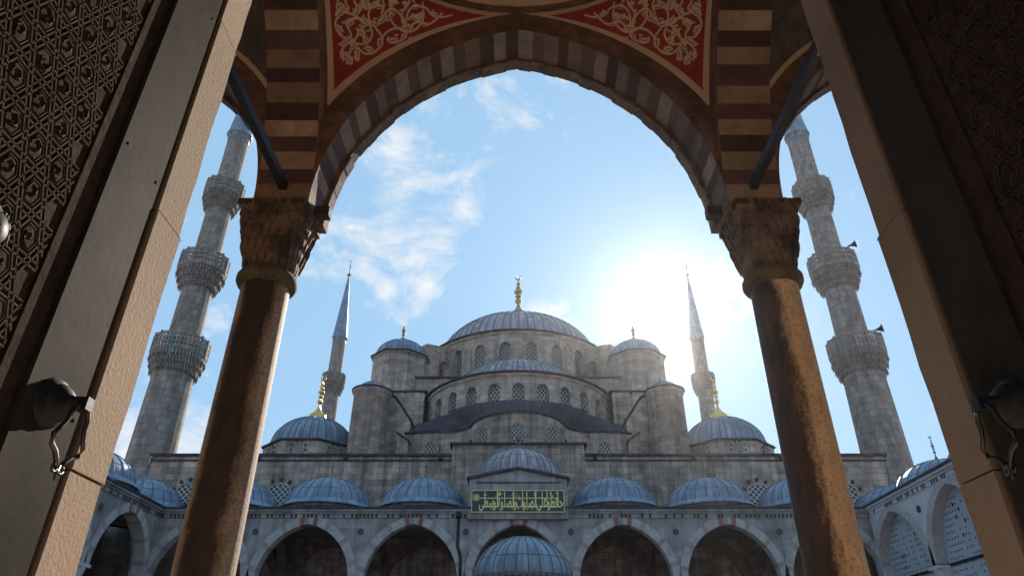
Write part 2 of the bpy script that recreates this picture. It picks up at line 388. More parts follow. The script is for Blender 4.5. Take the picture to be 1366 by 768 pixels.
def dome_mesh(c, r, h, z0, nr, mats=0, seam=.45, lip=.12, n=None, a0=0, a1=2 * pi, rr=.045, ph0=0):
    mb = MB(); n = n or nr * 2
    prof = [(r * cos(ph0 + (pi / 2 - ph0) * i / 14), z0 + h * (sin(ph0 + (pi / 2 - ph0) * i / 14) - sin(ph0)) / (1 - sin(ph0))) for i in range(14)] + [(0, z0 + h)]
    mb.lathe(prof, n, c, a0, a1, 0)
    dj = random.Random(int(c[0] * 31 + c[1] * 7)); JT = [dj.uniform(-.13, .13) * (a1 - a0) / nr for _ in range(nr + 1)]; JT[nr] = JT[0]
    for k in range(nr if a1 - a0 > 6 else nr + 1):
        t = a0 + (a1 - a0) * k / nr + JT[k]
        mb.tube([(c[0] + q * cos(t), c[1] + q * sin(t), z + .01) for q, z in prof[:-1] if q > r * .08], rr, 4, 1, False, False)
    # one staggered cross seam
    q = prof[max(1, int(14 * seam))]
    if rr > 0:
        for k in range(nr):
            t0 = a0 + (a1 - a0) * k / nr + JT[k]; t1 = a0 + (a1 - a0) * (k + 1) / nr + JT[k + 1]
            p = prof[max(1, int(14 * seam)) + (dj.choice((0, 0, 0, 1)) if nr < 30 else dj.choice((0, 1, 2)))]
            mb.tube([(c[0] + p[0] * cos(t0), c[1] + p[0] * sin(t0), p[1] + .01), (c[0] + p[0] * cos(t1), c[1] + p[0] * sin(t1), p[1] + .01)], rr * .7, 4, 1, False, False)
    if lip:
        e = prof[0][0]
        mb.lathe([(e - .05, z0 + .03), (e + lip, z0 + .02), (e + lip, z0 - lip * .8), (e - .05, z0 - lip * .9)], n, c, a0, a1, 1, False)
    return mb
def finial_mesh(c, z, h, w, crescent=True):
    """stacked bulbs on a flared foot with a crescent on top"""
    mb = MB()
    P = [(1.0, 0), (.62, .05), (.36, .11), (.22, .17), (.16, .22)]
    bulbs = [(.27, .36, .10), (.39, .34, .065), (.50, .46, .09), (.60, .27, .065), (.69, .23, .05)]
    P = [(1.15, 0), (.75, .045), (.42, .11), (.22, .18), (.15, .24)]
    for zc, rr, hh in bulbs:
        hh *= .62
        for k in range(-3, 4):
            a = k * pi / 7
            P.append((max(.09, rr * 1.05 * cos(a)), zc + .05 + hh * sin(a)))
    P += [(.07, .80), (.06, .86), (.0, .865)]
    mb.lathe([(r * w, z + q * h) for r, q in P], 14, c, 0, 2 * pi, 0)
    if crescent:
        R = .05 * h; zc = z + .86 * h + R
        mb.tube([(c[0] + R * sin(a), c[1], zc - R * cos(a)) for a in [(-150 + 300 * i / 14) * pi / 180 for i in range(15)]],
                [max(.004, .03 * h * cos((-150 + 300 * i / 14) * pi / 180 * .5) ** 1.0 * .75) for i in range(15)], 6)
    return mb
def arch_window(w, h, name='window', lattice='diamond', deep=.10, mframe='ashlar', flat=False, g='grille'):
    """arched window about the origin (sill centre), facing -Y"""
    mb = MB(); a = w / 2; rise = a * 1.1; hs = h - rise
    if flat: deep = .05
    A = [(-a, 0)] + [(x, hs + z) for x, z in arch(a, rise, 0, 6)] + [(a, 0)]
    fw = w * .09
    B = [(-a - fw, 0)] + [(x, hs + z) for x, z in arch(a, rise, fw, 6)] + [(a + fw, 0)]
    for i in range(len(A) - 1 if not flat else 0):
        a0, a1, b0, b1 = A[i], A[i + 1], B[i], B[i + 1]
        P = lambda p, y: (p[0], y, p[1])
        mb.face([P(a0, -deep), P(a1, -deep), P(b1, -deep), P(b0, -deep)], 0)
        mb.face([P(b0, -deep), P(b1, -deep), P(b1, .25), P(b0, .25)], 0)
        mb.face([P(a0, -deep), P(a0, .1), P(a1, .1), P(a1, -deep)], 0)
    if not flat: mb.box(-a - fw, a + fw, -deep - .03, .1, -.08, 0, 0)
    mb.face([(x, -deep + .09, z) for x, z in A], 1)
    th = w * .042
    def inside(x, z):
        if z < 0 or abs(x) > a: return False
        if z < hs: return True
        R = (a * a + rise * rise) / (2 * a); cx = R - a
        return (abs(x) + cx) ** 2 + (z - hs) ** 2 < R * R
    if lattice:
        pitch = w / 3.1
        for sgn in (-1, 1):
            k0 = -int((h + w) / pitch) - 2
            for k in range(k0, -k0):
                seg = None; step = w / 14
                # line x = sgn*z*.72 + k*pitch
                zz = 0; run = []
                while zz <= h:
                    x = sgn * zz * .72 + k * pitch
                    if inside(x, zz): run.append((x, zz))
                    zz += step
                if len(run) > 1:
                    (x0, z0), (x1, z1) = run[0], run[-1]
                    y = -deep + .05
                    d = Vector((x1 - x0, 0, z1 - z0)).normalized(); nn = Vector((d.z, 0, -d.x)) * th
                    p0 = Vector((x0, y, z0)); p1 = Vector((x1, y, z1))
                    mb.face([p0 - nn, p0 + nn, p1 + nn, p1 - nn], 2)
    o = mb.build(name, [mframe, 'dark', g], None, merge=False)
    return o
def round_window(r, name, petals=12):
    """round pierced window under a fan of dark and pale wedges, facing -Y"""
    mb = MB(); n = 20
    mb.face([(r * cos(2 * pi * k / n), -.05, r * sin(2 * pi * k / n)) for k in range(n)], 1)
    for k in range(n):
        t0, t1 = 2 * pi * k / n, 2 * pi * (k + 1) / n
        q = lambda rr, t, y: (rr * cos(t), y, rr * sin(t))
        mb.face([q(r, t0, -.12), q(r, t1, -.12), q(r * 1.14, t1, -.12), q(r * 1.14, t0, -.12)], 0)
        mb.face([q(r * 1.14, t0, -.12), q(r * 1.14, t1, -.12), q(r * 1.14, t1, .2), q(r * 1.14, t0, .2)], 0)
        mb.face([q(r, t0, -.12), q(r, t0, 0), q(r, t1, 0), q(r, t1, -.12)], 0)
    for k in range(petals):
        t = -.35 + (pi + .7) * (k + .5) / petals
        if k % 2 == 0:
            dt = .105
            mb.prism([(1.17, -dt), (1.55, -dt * .9), (1.55, dt * .9), (1.17, dt)],
                     lambda rr, a, t=t: (r * rr * cos(t + a), .06, r * rr * sin(t + a)), lambda rr, a, t=t: (r * rr * cos(t + a), -.10, r * rr * sin(t + a)), 3)
    for sgn in (-1, 1):
        for k in range(-5, 6):
            c = k * r * .36; L = sqrt(max(0, r * r - c * c))
            if L < .05: continue
            u = Vector((cos(pi / 4 * sgn), 0, sin(pi / 4 * sgn))); v = Vector((-u.z, 0, u.x)); th = r * .055
            p = v * c + Vector((0, -.08, 0))
            mb.face([p - u * L - v * th, p - u * L + v * th, p + u * L + v * th, p + u * L - v * th], 2)
    return mb.build(name, ['ashlar', 'dark', 'grille', 'wood'], None, merge=False)

# ================================================================== THE SETTING
mb = MB(); mb.face([(-3000, -3000, 0), (3000, -3000, 0), (3000, 5000, 0), (-3000, 5000, 0)])
g = mb.build('courtyard_ground', 'pave'); g['kind'] = 'structure'

# ================================================================== FAR: the mosque
mosque = thing('mosque', 'great grey stone mosque of cascading lead domes rising beyond the courtyard', 'mosque', (0, 72, 0))
# hall body with its long front wall
mb = MB()
mb.box(-26.3, 26.3, 48.5, 95, 0, 16.2)
mb.box(-4.75, 4.75, 48.2, 50.2, 0, 16.95)
hall = mb.build('hall_wall', 'ashlar_hall', mosque)
mb = MB()
mb.box(-26.5, 26.5, 48.28, 95.2, 16.2, 16.36); mb.box(-4.95, 4.95, 48.0, 50.3, 16.95, 17.1)
mb.box(-26.4, 26.4, 48.42, 48.6, 15.85, 15.95)
mb.build('roof_edge', 'lead_d', hall)
mb = MB()
for x in (-12.4, -18.7, 12.6, 18.9, -5.6, 5.5):     # short drain spouts
    mb = MB(); mb.box(x - .12, x + .12, 48.1, 48.6, 15.9, 16.15); mb.build('spout', 'wood', hall)
rw = round_window(.78, 'round_window', 13)
for x in (-16.75, 16.85, -23.2, 23.0): put(rw, hall, (x, 48.5, 13.45))
# square base under the main drum with stepped shoulders
mb = MB()
mb.box(-12.2, 12.2, 61.5, 84, 16, 27.6)
mb.box(-12.0, -5.2, 60.6, 61.5, 16, 27.4); mb.box(5.2, 12.0, 60.6, 61.5, 16, 27.4)
base = mb.build('dome_base', 'ashlar', mosque)
for sx in (-1, 1):
    mb = MB(); mb.box(*sorted((sx * 5.0, sx * 12.2)), 60.4, 62.5, 27.4, 27.58); mb.build('ledge', 'lead_d', base)
# main drum and dome
D = (0, 72)
mb = MB()
mb.lathe([(10.2, 26.5), (10.2, 29.0)], 96, D)
dr_f = lambda s, d, z: (D[0] + (10.2 - d) * sin(s / 10.2), D[1] - (10.2 - d) * cos(s / 10.2), z)
dr_a = [(k + .5) * 2 * pi / 24 for k in range(-6, 6)]
arcade_wall(mb, -pi * 10.2, pi * 10.2, 29.0, 32.75, [(a * 10.2, .56, .62, 2.35) for a in dr_a], 0, .5, dr_f, step=.6)
mb.lathe([(10.2, 32.75), (10.42, 32.85), (10.42, 33.08), (9.0, 33.2)], 96, D)
for k in range(24):
    t = -pi / 2 + k * 2 * pi / 24
    mb.obox((D[0] + 10.2 * cos(t), D[1] + 10.2 * sin(t), 29.5), .16, .40, 2.4, t)
drum = mb.build('main_drum', 'ashlar', mosque)
mb = MB(); mb.lathe([(10.38, 33.06), (10.62, 33.10), (10.62, 33.24), (9.0, 33.32)], 96, D); mb.build('eave', 'lead_d', drum)
win_d = arch_window(1.12, 2.97, 'drum_window', flat=True, g='grille_d')
for a in dr_a: put(win_d, drum, (9.78 * sin(a), 72 - 9.78 * cos(a), 29.0), a)
# flying buttresses at the drum's shoulders with an arched opening
for sx in (-1, 1):
    mb = MB(); a = sx * radians(46)
    c = Vector((11.7 * sin(a), 72 - 11.7 * cos(a), 0)); out = Vector((sin(a), -cos(a), 0)); tv = Vector((cos(a), sin(a), 0))
    f = lambda s, d, z: tuple(c + out * s + tv * d + Vector((0, 0, z)))
    arcade_wall(mb, -1.9, 1.7, 29.9, 31.9, [(-.75, .7, .85)], -.55, .55, f)
    for q0, q1 in ((-1.9, -1.45), (-.05, 1.7)):
        P = [f(q0, -.55, 27), f(q1, -.55, 27), f(q1, .55, 27), f(q0, .55, 27)]
        Q = [f(q0, -.55, 29.9), f(q1, -.55, 29.9), f(q1, .55, 29.9), f(q0, .55, 29.9)]
        for i in range(4): mb.face([P[i], P[(i + 1) % 4], Q[(i + 1) % 4], Q[i]])
    mb.face([f(-1.9, -.6, 32.55), f(1.75, -.6, 31.9), f(1.75, .6, 31.9), f(-1.9, .6, 32.55)])
    mb.face([f(-1.9, -.55, 31.9), f(1.7, -.55, 31.9), f(1.75, -.6, 31.9), f(-1.9, -.6, 32.55)])
    mb.face([f(-1.9, .55, 31.9), f(1.7, .55, 31.9), f(1.75, .6, 31.9), f(-1.9, .6, 32.55)])
    mb.build('buttress', 'ashlar', mosque)
md = dome_mesh(D, 9.15, 6.0, 33.2, 64, rr=.075, seam=.3, lip=.15, n=128).build('main_dome', ['lead_w', 'seam'], mosque)
mb = finial_mesh(D, 40.5, 5.75, 1.12); mb.lathe([(1.3, 38.9), (1.1, 40.55)], 14, D)
mb.build('finial', 'aged', md)
# great half dome towards the court, on its windowed drum
C2 = (0, 62)
mb = MB()
A0, A1 = radians(180 + 4), radians(360 - 4)
mb.lathe([(8.6, 18), (8.6, 22.15)], 72, C2, A0 - .2, A1 + .2)
arcade_wall(mb, -1.7 * 8.6, 1.7 * 8.6, 22.15, 24.55, [(k * radians(13.85) * 8.6, .52, .6, 1.25) for k in range(-6, 7)], 0, .5, lambda s, d, z: ((8.6 - d) * sin(s / 8.6), 62 - (8.6 - d) * cos(s / 8.6), z), step=.5)
mb.lathe([(8.55, 24.54), (8.78, 24.62), (8.78, 24.85), (6.5, 24.95)], 72, C2, A0 - .2, A1 + .2)
sdrum = mb.build('half_dome_drum', 'ashlar', mosque)
mb = MB(); mb.lathe([(8.74, 24.84), (8.98, 24.88), (8.98, 25.0), (6.6, 25.06)], 72, C2, A0 - .2, A1 + .2); mb.build('eave', 'lead_d', sdrum)
dome_mesh(C2, 6.8, 4.0, 25.0, 40, rr=.07, seam=.25, lip=.1, n=80, a0=pi - .15, a1=2 * pi + .15).build('half_dome', ['lead_w', 'seam'], mosque)
win_s = arch_window(1.04, 1.85, 'arched_window', flat=True, g='grille_d')
for k in range(-6, 7):
    a = k * radians(13.85)
    put(win_s, sdrum, (8.22 * sin(a), 62 - 8.22 * cos(a), 22.15), a)
# exedrae below
rim = []
for k in range(25):
    t = radians(194.5 + (345.5 - 194.5) * k / 24); rim.append((4.0 * cos(t), 54.5 + 4.0 * sin(t)))
right_ = [(4.6, 53.95), (5.4, 54.2), (6.3, 54.15), (7.2, 54.1), (8.1, 54.2), (9.0, 54.5), (9.9, 55.1), (10.6, 56.0), (11.0, 57.2)]
rim = [(-x, y) for x, y in right_[::-1]] + rim + right_
rz = lambda x: .38 * math.exp(-(x / 4.2) ** 4)      # the eave lifts over the middle apse
mb = MB(); L = 0
for (x0, y0), (x1, y1) in zip(rim, rim[1:]):
    l = sqrt((x1 - x0) ** 2 + (y1 - y0) ** 2)
    mb.face([(x0, y0, 15), (x1, y1, 15), (x1, y1, 20.0 + rz(x1)), (x0, y0, 20.0 + rz(x0))], 0, [(L, 15), (L + l, 15), (L + l, 20), (L, 20)], True); L += l
exe = mb.build('apse_wall', 'ashlar_hall', mosque)
mb = MB(); n = len(rim)
def roofpt(i, q):
    x, y = rim[i]; a = radians(184 + 172 * i / (n - 1))
    X, Y = 8.55 * cos(a), 62 + 8.55 * sin(a)
    ox = .22 if q < 0 else 0
    if q < 0: q = 0; y -= .12; x *= 1.01
    zb_ = 20.05 + rz(rim[i][0]); z = zb_ + (22.35 - zb_) * (1 - (1 - q) ** 1.7)
    return (x + (X - x) * q, y + (Y - y) * q, z)
for i in range(n - 1):
    for j in range(6):
        q0, q1 = j / 6, (j + 1) / 6
        mb.face([roofpt(i, q0), roofpt(i + 1, q0), roofpt(i + 1, q1), roofpt(i, q1)], 0, [(i * .6, q0 * 4), (i * .6 + .6, q0 * 4), (i * .6 + .6, q1 * 4), (i * .6, q1 * 4)], True)
    a, b = roofpt(i, -1), roofpt(i + 1, -1); c, d = roofpt(i + 1, 0), roofpt(i, 0)
    mb.face([a, b, c, d], 1)
    lo = lambda p: (p[0], p[1], p[2] - .18)
    mb.face([lo(a), lo(b), b, a], 1); mb.face([lo(a), lo(b), lo(c), lo(d)], 1)
for i in range(n):
    mb.tube([Vector(roofpt(i, j / 6)) + Vector((0, 0, .02)) for j in range(7)], .028, 4, 1, False, False)
mb.build('apse_roof', ['lead_d', 'lead_d'], mosque)
win_e = arch_window(.92, 2.0, 'apse_window', deep=.22)
def exe_pt(a): return (4.0 * sin(a), 54.5 - 4.0 * cos(a))
for a in (-radians(40), 0, radians(40)):
    x, y = exe_pt(a); put(win_e, exe, (x, y, 17.35), a)
win_b = arch_window(.55, 1.3, 'blind_window', None, deep=.18)
for a in (-radians(66), radians(66)):
    x, y = exe_pt(a); put(win_b, exe, (x, y, 17.6), a * .9)
for sx in (-1, 1):
    put(win_e, exe, (sx * 7.0, 54.08, 17.0), 0); put(win_e, exe, (sx * 9.4, 54.75, 16.9), sx * .5)
# weight towers, round turrets, stepped masses between
for sx in (-1, 1):
    c = (sx * 11.7, 62.2)
    mb = MB()
    P = [(2.75, 15), (2.75, 29.7)]
    mb.lathe(P, 8, c, pi / 8, 2 * pi + pi / 8, 0, False)
    mb.lathe([(2.75, 29.7), (2.9, 29.75), (2.9, 29.9)], 8, c, pi / 8, 2 * pi + pi / 8, 0, False)
    tw = mb.build('weight_tower', 'ashlar', mosque)
    mb = MB(); mb.lathe([(2.95, 29.9), (3.05, 29.92), (3.05, 30.03), (2.5, 30.15)], 8, c, pi / 8, 2 * pi + pi / 8, 0, False); mb.build('eave', 'lead_d', tw)
    dm = dome_mesh(c, 2.55, 1.95, 30.1, 24, rr=.045, lip=.08).build('tower_dome', ['lead', 'seam'], tw)
    mb = finial_mesh(c, 32.2, 2.1, .5, False); mb.lathe([(.6, 31.9), (.4, 32.35)], 12, c); mb.build('finial', 'aged', tw)
    # stepped base
    mb = MB()
    mb.box(*sorted((sx * 8.6, sx * 13.9)), 59.6, 62.5, 15, 25.6)
    mb.box(*sorted((sx * 8.6, sx * 10.3)), 58.8, 59.6, 15, 25.3)
    # wall with a raking top between the round turret and the tower
    mb.prism([(12.4, 15), (12.4, 23.3), (10.9, 23.3), (10.4, 23.0), (9.0, 21.0), (9.0, 15)],
             lambda x, z: (sx * x, 54.6, z), lambda x, z: (sx * x, 59.59, z))
    mb.prism([(9.8, 15), (9.8, 19.6), (8.9, 19.0), (8.9, 15)], lambda x, z: (sx * x, 53.6, z), lambda x, z: (sx * x, 54.59, z))
    st = mb.build('stepped_buttress', 'ashlar', mosque)
    mb = MB()
    mb.box(*sorted((sx * 8.45, sx * 14.05)), 59.45, 62.4, 25.6, 25.76)
    mb.box(*sorted((sx * 8.45, sx * 10.45)), 58.65, 59.44, 25.3, 25.46)
    mb.prism([(12.4, 23.31), (10.85, 23.31), (10.35, 23.02), (8.88, 20.95), (8.88, 21.12), (10.3, 23.16), (10.85, 23.46), (12.4, 23.46)],
             lambda x, z: (sx * x, 54.45, z), lambda x, z: (sx * x, 59.45, z))
    mb.prism([(9.9, 19.68), (8.8, 18.95), (8.8, 19.08), (9.9, 19.81)], lambda x, z: (sx * x, 53.5, z), lambda x, z: (sx * x, 54.44, z))
    mb.build('coping', 'lead_d', st)
    c = (sx * 12.15, 53.3)
    mb = MB(); mb.lathe([(1.52, 15), (1.46, 22.75), (1.6, 22.82), (1.6, 23.0), (1.2, 23.06)], 32, c)
    rt = mb.build('round_turret', 'ashlar', mosque)
    mb = MB(); mb.lathe([(1.58, 23.0), (1.68, 23.02), (1.68, 23.12), (1.1, 23.16)], 32, c); mb.build('eave', 'lead_d', rt)
    dome_mesh(c, 1.15, .78, 23.12, 18, rr=.035, lip=.06).build('turret_dome', ['lead', 'seam'], rt)
    # low corner dome on its octagon
    c = (sx * 17.1, 55.6)
    mb = MB(); mb.lathe([(3.85, 15.5), (3.85, 18.55), (3.5, 18.65)], 8, c, pi / 8, 2 * pi + pi / 8, 0, False)
    cdm = mb.build('corner_drum', 'ashlar', mosque)
    mb = MB(); mb.lathe([(3.9, 18.55), (4.02, 18.58), (4.02, 18.7), (3.2, 18.85)], 8, c, pi / 8, 2 * pi + pi / 8, 0, False); mb.build('eave', 'lead_d', cdm)
    dm = dome_mesh(c, 3.4, 2.75, 18.78, 36, rr=.05, lip=.1, n=72).build('corner_dome', ['lead', 'seam'], mosque)
    mb = finial_mesh(c, 21.9, 3.75, .6); mb.lathe([(.75, 21.2), (.69, 21.9)], 14, c); mb.build('finial', 'gold', dm)
fw = round_window(.42, 'rosette_window', 11)
drums = [o for o in mosque.children if o.name.startswith('corner_drum')]
for sx, dr in zip((-1, 1), drums):
    for a in (-pi / 4, 0, pi / 4):
        r = 3.85 * cos(pi / 8)
        put(fw, dr, (sx * 17.1 + r * sin(a), 55.6 - r * cos(a), 17.9), a)

# ------------------------------------------------------------------ minarets
def make_minaret(loc, label, group):
    t = thing('minaret', label, 'minaret', loc, group)
    x, y, _ = loc; c = (x, y)
    mb = MB()
    mb.lathe([(2.3, 0), (2.3, 12.5), (1.68, 15.5), (1.54, 23.2), (1.52, 23.6), (1.5, 26.0), (1.26, 26.1), (1.17, 33.8), (1.15, 34.2), (1.10, 34.3), (1.04, 42.2), (.99, 43), (.97, 48.05), (1.1, 48.2), (1.1, 48.3)], 18, c, 0, 2 * pi, 0, False)
    mb.build('shaft', 'minaret', t)
    for zb, zt, r, rs in ((23.0, 26.1, 2.1, 1.54), (30.9, 34.1, 1.96, 1.22), (39.2, 42.2, 1.66, 1.08)):
        mb = MB(); zf = zb + (zt - zb) * .54; n = 52
        tiers = 3
        for k in range(tiers):
            z0 = zb + (zf - zb) * k / tiers; z1 = zb + (zf - zb) * (k + 1) / tiers; H = z1 - z0
            q0, q1 = (k / tiers) ** .8, ((k + 1) / tiers) ** .8
            r0 = rs + (r - rs) * max(0, q1 - .2); r1 = rs + (r - rs) * q1
            mb.lathe([(rs, z0), (r0 - .05, z0 + .02), (r0 - .03, z1 - .12), (r1, z1 - .06), (r1, z1), (rs, z1)], n, c, 0, 2 * pi, 0, False)
            for q in range(n):
                a = 2 * pi * (q + (k % 2) * .5) / n
                mb.obox((x + (r1 - .085) * cos(a), y + (r1 - .085) * sin(a), z1 - H * .45), .06, r1 * .034, H * .34, a)
                if q % 2 == k % 2: mb.obox((x + (r1 - .02) * cos(a), y + (r1 - .02) * sin(a), z0 + H * .12), .05, r1 * .018, H * .25, a)
        mb.lathe([(rs, zf), (r + .05, zf), (r + .05, zf + .14), (rs, zf + .14)], 16, c, 0, 2 * pi, 0, False)
        bal = mb.build('balcony', 'minaret', t)
        mb = MB()
        for q in range(16):
            a0, a1 = 2 * pi * q / 16, 2 * pi * (q + 1) / 16
            p0 = Vector((x + r * cos(a0), y + r * sin(a0), 0)); p1 = Vector((x + r * cos(a1), y + r * sin(a1), 0))
            am = (a0 + a1) / 2; L = (p1 - p0).length; H = zt - zf - .14; z0 = zf + .14
            mb.obox((p0.x, p0.y, z0 + H / 2 + .04), .07, .07, H / 2 + .05, a0)
            for k in (1, 2):
                m_ = p0.lerp(p1, k / 3)
                mb.obox((m_.x, m_.y, z0 + H / 2), .045, L * .065, H / 2, am)
            mid = (p0 + p1) / 2
            for hz in (.07, .36, .65, .93):
                mb.obox((mid.x, mid.y, z0 + H * hz), .05, L / 2, H * .07, am)
        mb.build('railing', 'minaret', bal)
    mb = MB(); mb.lathe([(1.0, 47.5), (1.015, 47.85)], 18, c, 0, 2 * pi, 0, False); mb.build('tile_band', 'tile', t)
    mb = MB(); mb.lathe([(1.16, 48.25), (1.2, 48.4), (1.12, 48.5), (.06, 60.1), (0, 60.1)], 18, c, 0, 2 * pi, 0, False)
    cone = mb.build('cone_roof', 'lead_cone', t)
    finial_mesh(c, 59.7, 3.1, .30).build('finial', 'tarn', cone)
    return t
m1 = make_minaret((-27.3, 50, 0), 'tall pale minaret left of the mosque, three balconies and a faded teal stain', 'tall minarets beside the mosque')
m2 = copy_tree(m1); m2.location = (27.3, 50, 0); m2['label'] = 'tall minaret right of the mosque with black loudspeakers on two balconies'
WL[m2.name] = Vector((27.3, 50, 0))
for k, (sx, lab) in enumerate(((-1, 'slender far minaret rising behind the corner dome left of the main dome'), (1, 'slender far minaret against the sun glare, right of the main dome'))):
    m = copy_tree(m1); m.location = (sx * 27.4, 94, 0); m['label'] = lab; m['group'] = 'far minarets behind the mosque'
mb = MB()
for a, r, z in ((-1.45, 2.14, 25.4), (-1.38, 2.05, 24.3)):
    mb.obox((-27.3 + r * cos(a), 50 + r * sin(a), z), .02, .07, .5, a)
mb.build('stain', 'paint', m1)
for zz, dx in ((26.25, .9), (34.3, .8)):
    mb = MB(); p = Vector((27.3 + dx, 48.3, zz))
    mb.tube([p, p + Vector((.25, -.1, .05)), p + Vector((.5, -.2, .08)), p + Vector((.6, -.24, .1))], [.05, .09, .22, .34], 10)
    mb.tube([p + Vector((.1, 0, 0)), p + Vector((.1, 0, -.7))], .04, 5)
    mb.build('loudspeaker', 'iron', m2)

# ================================================================== the courtyard arcades
Z0, ZT = 7.0, 10.85
def shared_column(name='column'):
    mb = MB()
    mb.box(-.5, .5, -.5, .5, 0, .3)
    mb.lathe([(.44, .3), (.44, .42), (.34, .5), (.31, 6.0), (.38, 6.02), (.38, 6.14), (.33, 6.16), (.40, 6.4), (.5, 6.85)], 20)
    mb.box(-.5, .5, -.5, .5, 6.85, 7.0)
    return mb.build(name, 'white')
def make_arcade(label, loc, f, s0, s1, cents, wallmat, depth, dome_pts, half=2.72, rise=3.2, rz=0, screens=False, skirt=True, vm=None):
    t = thing('arcade', label, 'arcade', loc, 'courtyard arcade wings')
    mb = MB(); arcade_wall(mb, s0, s1, Z0, ZT, [(c, half, rise) for c in cents], 0, .75, f)
    w = mb.build('wall', wallmat, t)
    mb = MB()
    def bar(d0, d1, z0, z1, m=0, a=s0, b=s1):
        mb.prism([(d0, z0), (d1, z0), (d1, z1), (d0, z1)], lambda d, z: f(a, d, z), lambda d, z: f(b, d, z), m)
    bar(-.22, .9, ZT + .002, ZT + .14); bar(-.12, .2, ZT - .12, ZT); bar(-.06, .2, ZT - .34, ZT - .125)
    k = s0 + .1
    while k < s1:
        if random.random() < .62: mb.prism([(-.085, ZT - .335 + random.random() * .06), (-.05, ZT - .335), (-.05, ZT - .13), (-.085, ZT - .13)], lambda d, z: f(k, d, z), lambda d, z: f(k + .13, d, z), 1)
        k += .24
    mb.build('cornice', [wallmat, 'wood'], w)
    mb = MB(); bar2 = mb
    mb.prism([(-.3, ZT + .142), (depth, ZT + .142), (depth, ZT + .26), (-.3, ZT + .26)], lambda d, z: f(s0, d, z), lambda d, z: f(s1, d, z))
    mb.build('roof', 'lead_d', t)
    mb = MB(); mb.prism([(.76, ZT - .3), (depth - .1, ZT - .3), (depth - .1, ZT - .05), (.76, ZT - .05)], lambda d, z: f(s0, d, z), lambda d, z: f(s1, d, z)); mb.build('ceiling', 'bare', t)
    nv = 18
    for c in cents:
        mb = MB()
        arch_ring(mb, half - .03, rise - .03, Z0, .47, -.05, .6, lambda s, d, z: f(c + s, d, z), nv, vm or (lambda i: 2 if i in (16, 19) else (i * 7 % 5) // 4), keys=None)
        mb.build('arch', ['vous_a', 'vous_b', 'vous_red'], t)
        if screens:
            mb = MB(); P = [(-half + .04, Z0 - 7)] + [(x * .985, Z0 + z * .985) for x, z in arch(half, rise, 0, 12)] + [(half - .04, Z0 - 7)]
            mb.prism(P, lambda s, z: f(c + s, .52, z), lambda s, z: f(c + s, .60, z))
            rr = random.Random(int(c * 10))
            for iz in range(26):
                for ix in range(22):
                    sx = -half + .25 + ix * .24 + (iz % 2) * .12; zz = 2.5 + iz * .29
                    lim = half * .86 if zz < Z0 else half * .86 * sqrt(max(0, 1 - ((zz - Z0) / rise) ** 2))
                    if abs(sx) > lim: continue
                    p = rr.random(); big = p > .93
                    if p < .45 and abs(sx) < lim * .5: continue
                    h = .07 if big else .035; hh = h * 1.5
                    mb.face([f(c + sx - h, .505, zz - hh), f(c + sx + h, .505, zz - hh * .6), f(c + sx + h, .505, zz + hh), f(c + sx - h, .505, zz + hh * .6)], 2 if (big and p > .975) else 1)
            mb.prism([(-half, Z0 - .15), (half, Z0 - .15), (half, Z0 - .02), (-half, Z0 - .02)], lambda s, z: f(c + s, .46, z), lambda s, z: f(c + s, .51, z), 1)
            mb.build('perforated_screen', ['screen', 'dark', 'white'], t)
        else:
            mb = MB()       # two-tone relieving arch on the wall behind
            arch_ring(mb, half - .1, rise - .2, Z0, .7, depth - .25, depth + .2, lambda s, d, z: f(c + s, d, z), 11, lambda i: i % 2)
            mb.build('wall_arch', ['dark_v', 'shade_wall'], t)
    mids = [(a + b) / 2 for a, b in zip(cents, cents[1:])]
    if cents[0] > s0 + half + .3: mids = [cents[0] - (cents[1] - cents[0]) / 2] + mids
    mids = mids + [cents[-1] + (cents[-1] - cents[-2]) / 2]
    mids = [m for m in mids if s0 + .3 < m < s1 - .3]
    cm = shared_column()
    for q in mids:
        p = f(q, .375, 0); put(cm, t, (p[0], p[1], 0))
        mb = MB()
        ctr = q
        n = 18; P = [(.19 * cos(2 * pi * k / n), .19 * sin(2 * pi * k / n)) for k in range(n)]
        mb.prism(P, lambda s, z: f(ctr + s, -.03, 9.72 + z), lambda s, z: f(ctr + s, .05, 9.72 + z))
        mb.build('roundel', 'porphyry', t)
        mb = MB()       # cross arch between the bays
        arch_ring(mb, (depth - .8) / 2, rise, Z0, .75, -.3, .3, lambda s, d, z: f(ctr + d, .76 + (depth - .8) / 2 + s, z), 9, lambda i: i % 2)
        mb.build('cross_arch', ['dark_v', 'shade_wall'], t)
    for (x, y, r, z0, h, nr) in dome_pts:
        dm = dome_mesh((x, y), r, h, z0, nr, rr=.035, lip=.1, seam=.32, n=nr * 2).build('dome', ['lead', 'seam'], t)
        mb = MB(); mb.lathe([(r - .02, z0 + .22), (r + .10, z0 + .04), (r + .30, z0 - .1), (r + .30, z0 - .17), (r, z0 - .1)], 32, (x, y), 0, 2 * pi, 2); mb.lathe([(r + .62, ZT + .2), (r + .62, ZT + .36)], 8, (x, y), pi / 8, 2 * pi + pi / 8, 1, False); mb.lathe([(r + .62, ZT + .36), (r + .2, z0 - .3)], 8, (x, y), pi / 8, 2 * pi + pi / 8, 1, False); mb.lathe([(r + .03, ZT + .3), (r + .03, z0 - .05), (r - .1, z0 - .02)], 32, (x, y), 0, 2 * pi, 0, False)
        mb.build('skirt', ['marble_wall', 'lead_d', 'lead'], dm)
        mb = finial_mesh((x, y), z0 + h + .05, 1.6, .19, True); mb.lathe([(.25, z0 + h - .1), (.18, z0 + h + .1)], 10, (x, y)); mb.build('finial', 'tarn', dm)
    return t
farx = [-18.6, -12.45, -6.2, 0, 6.2, 12.4, 18.45]
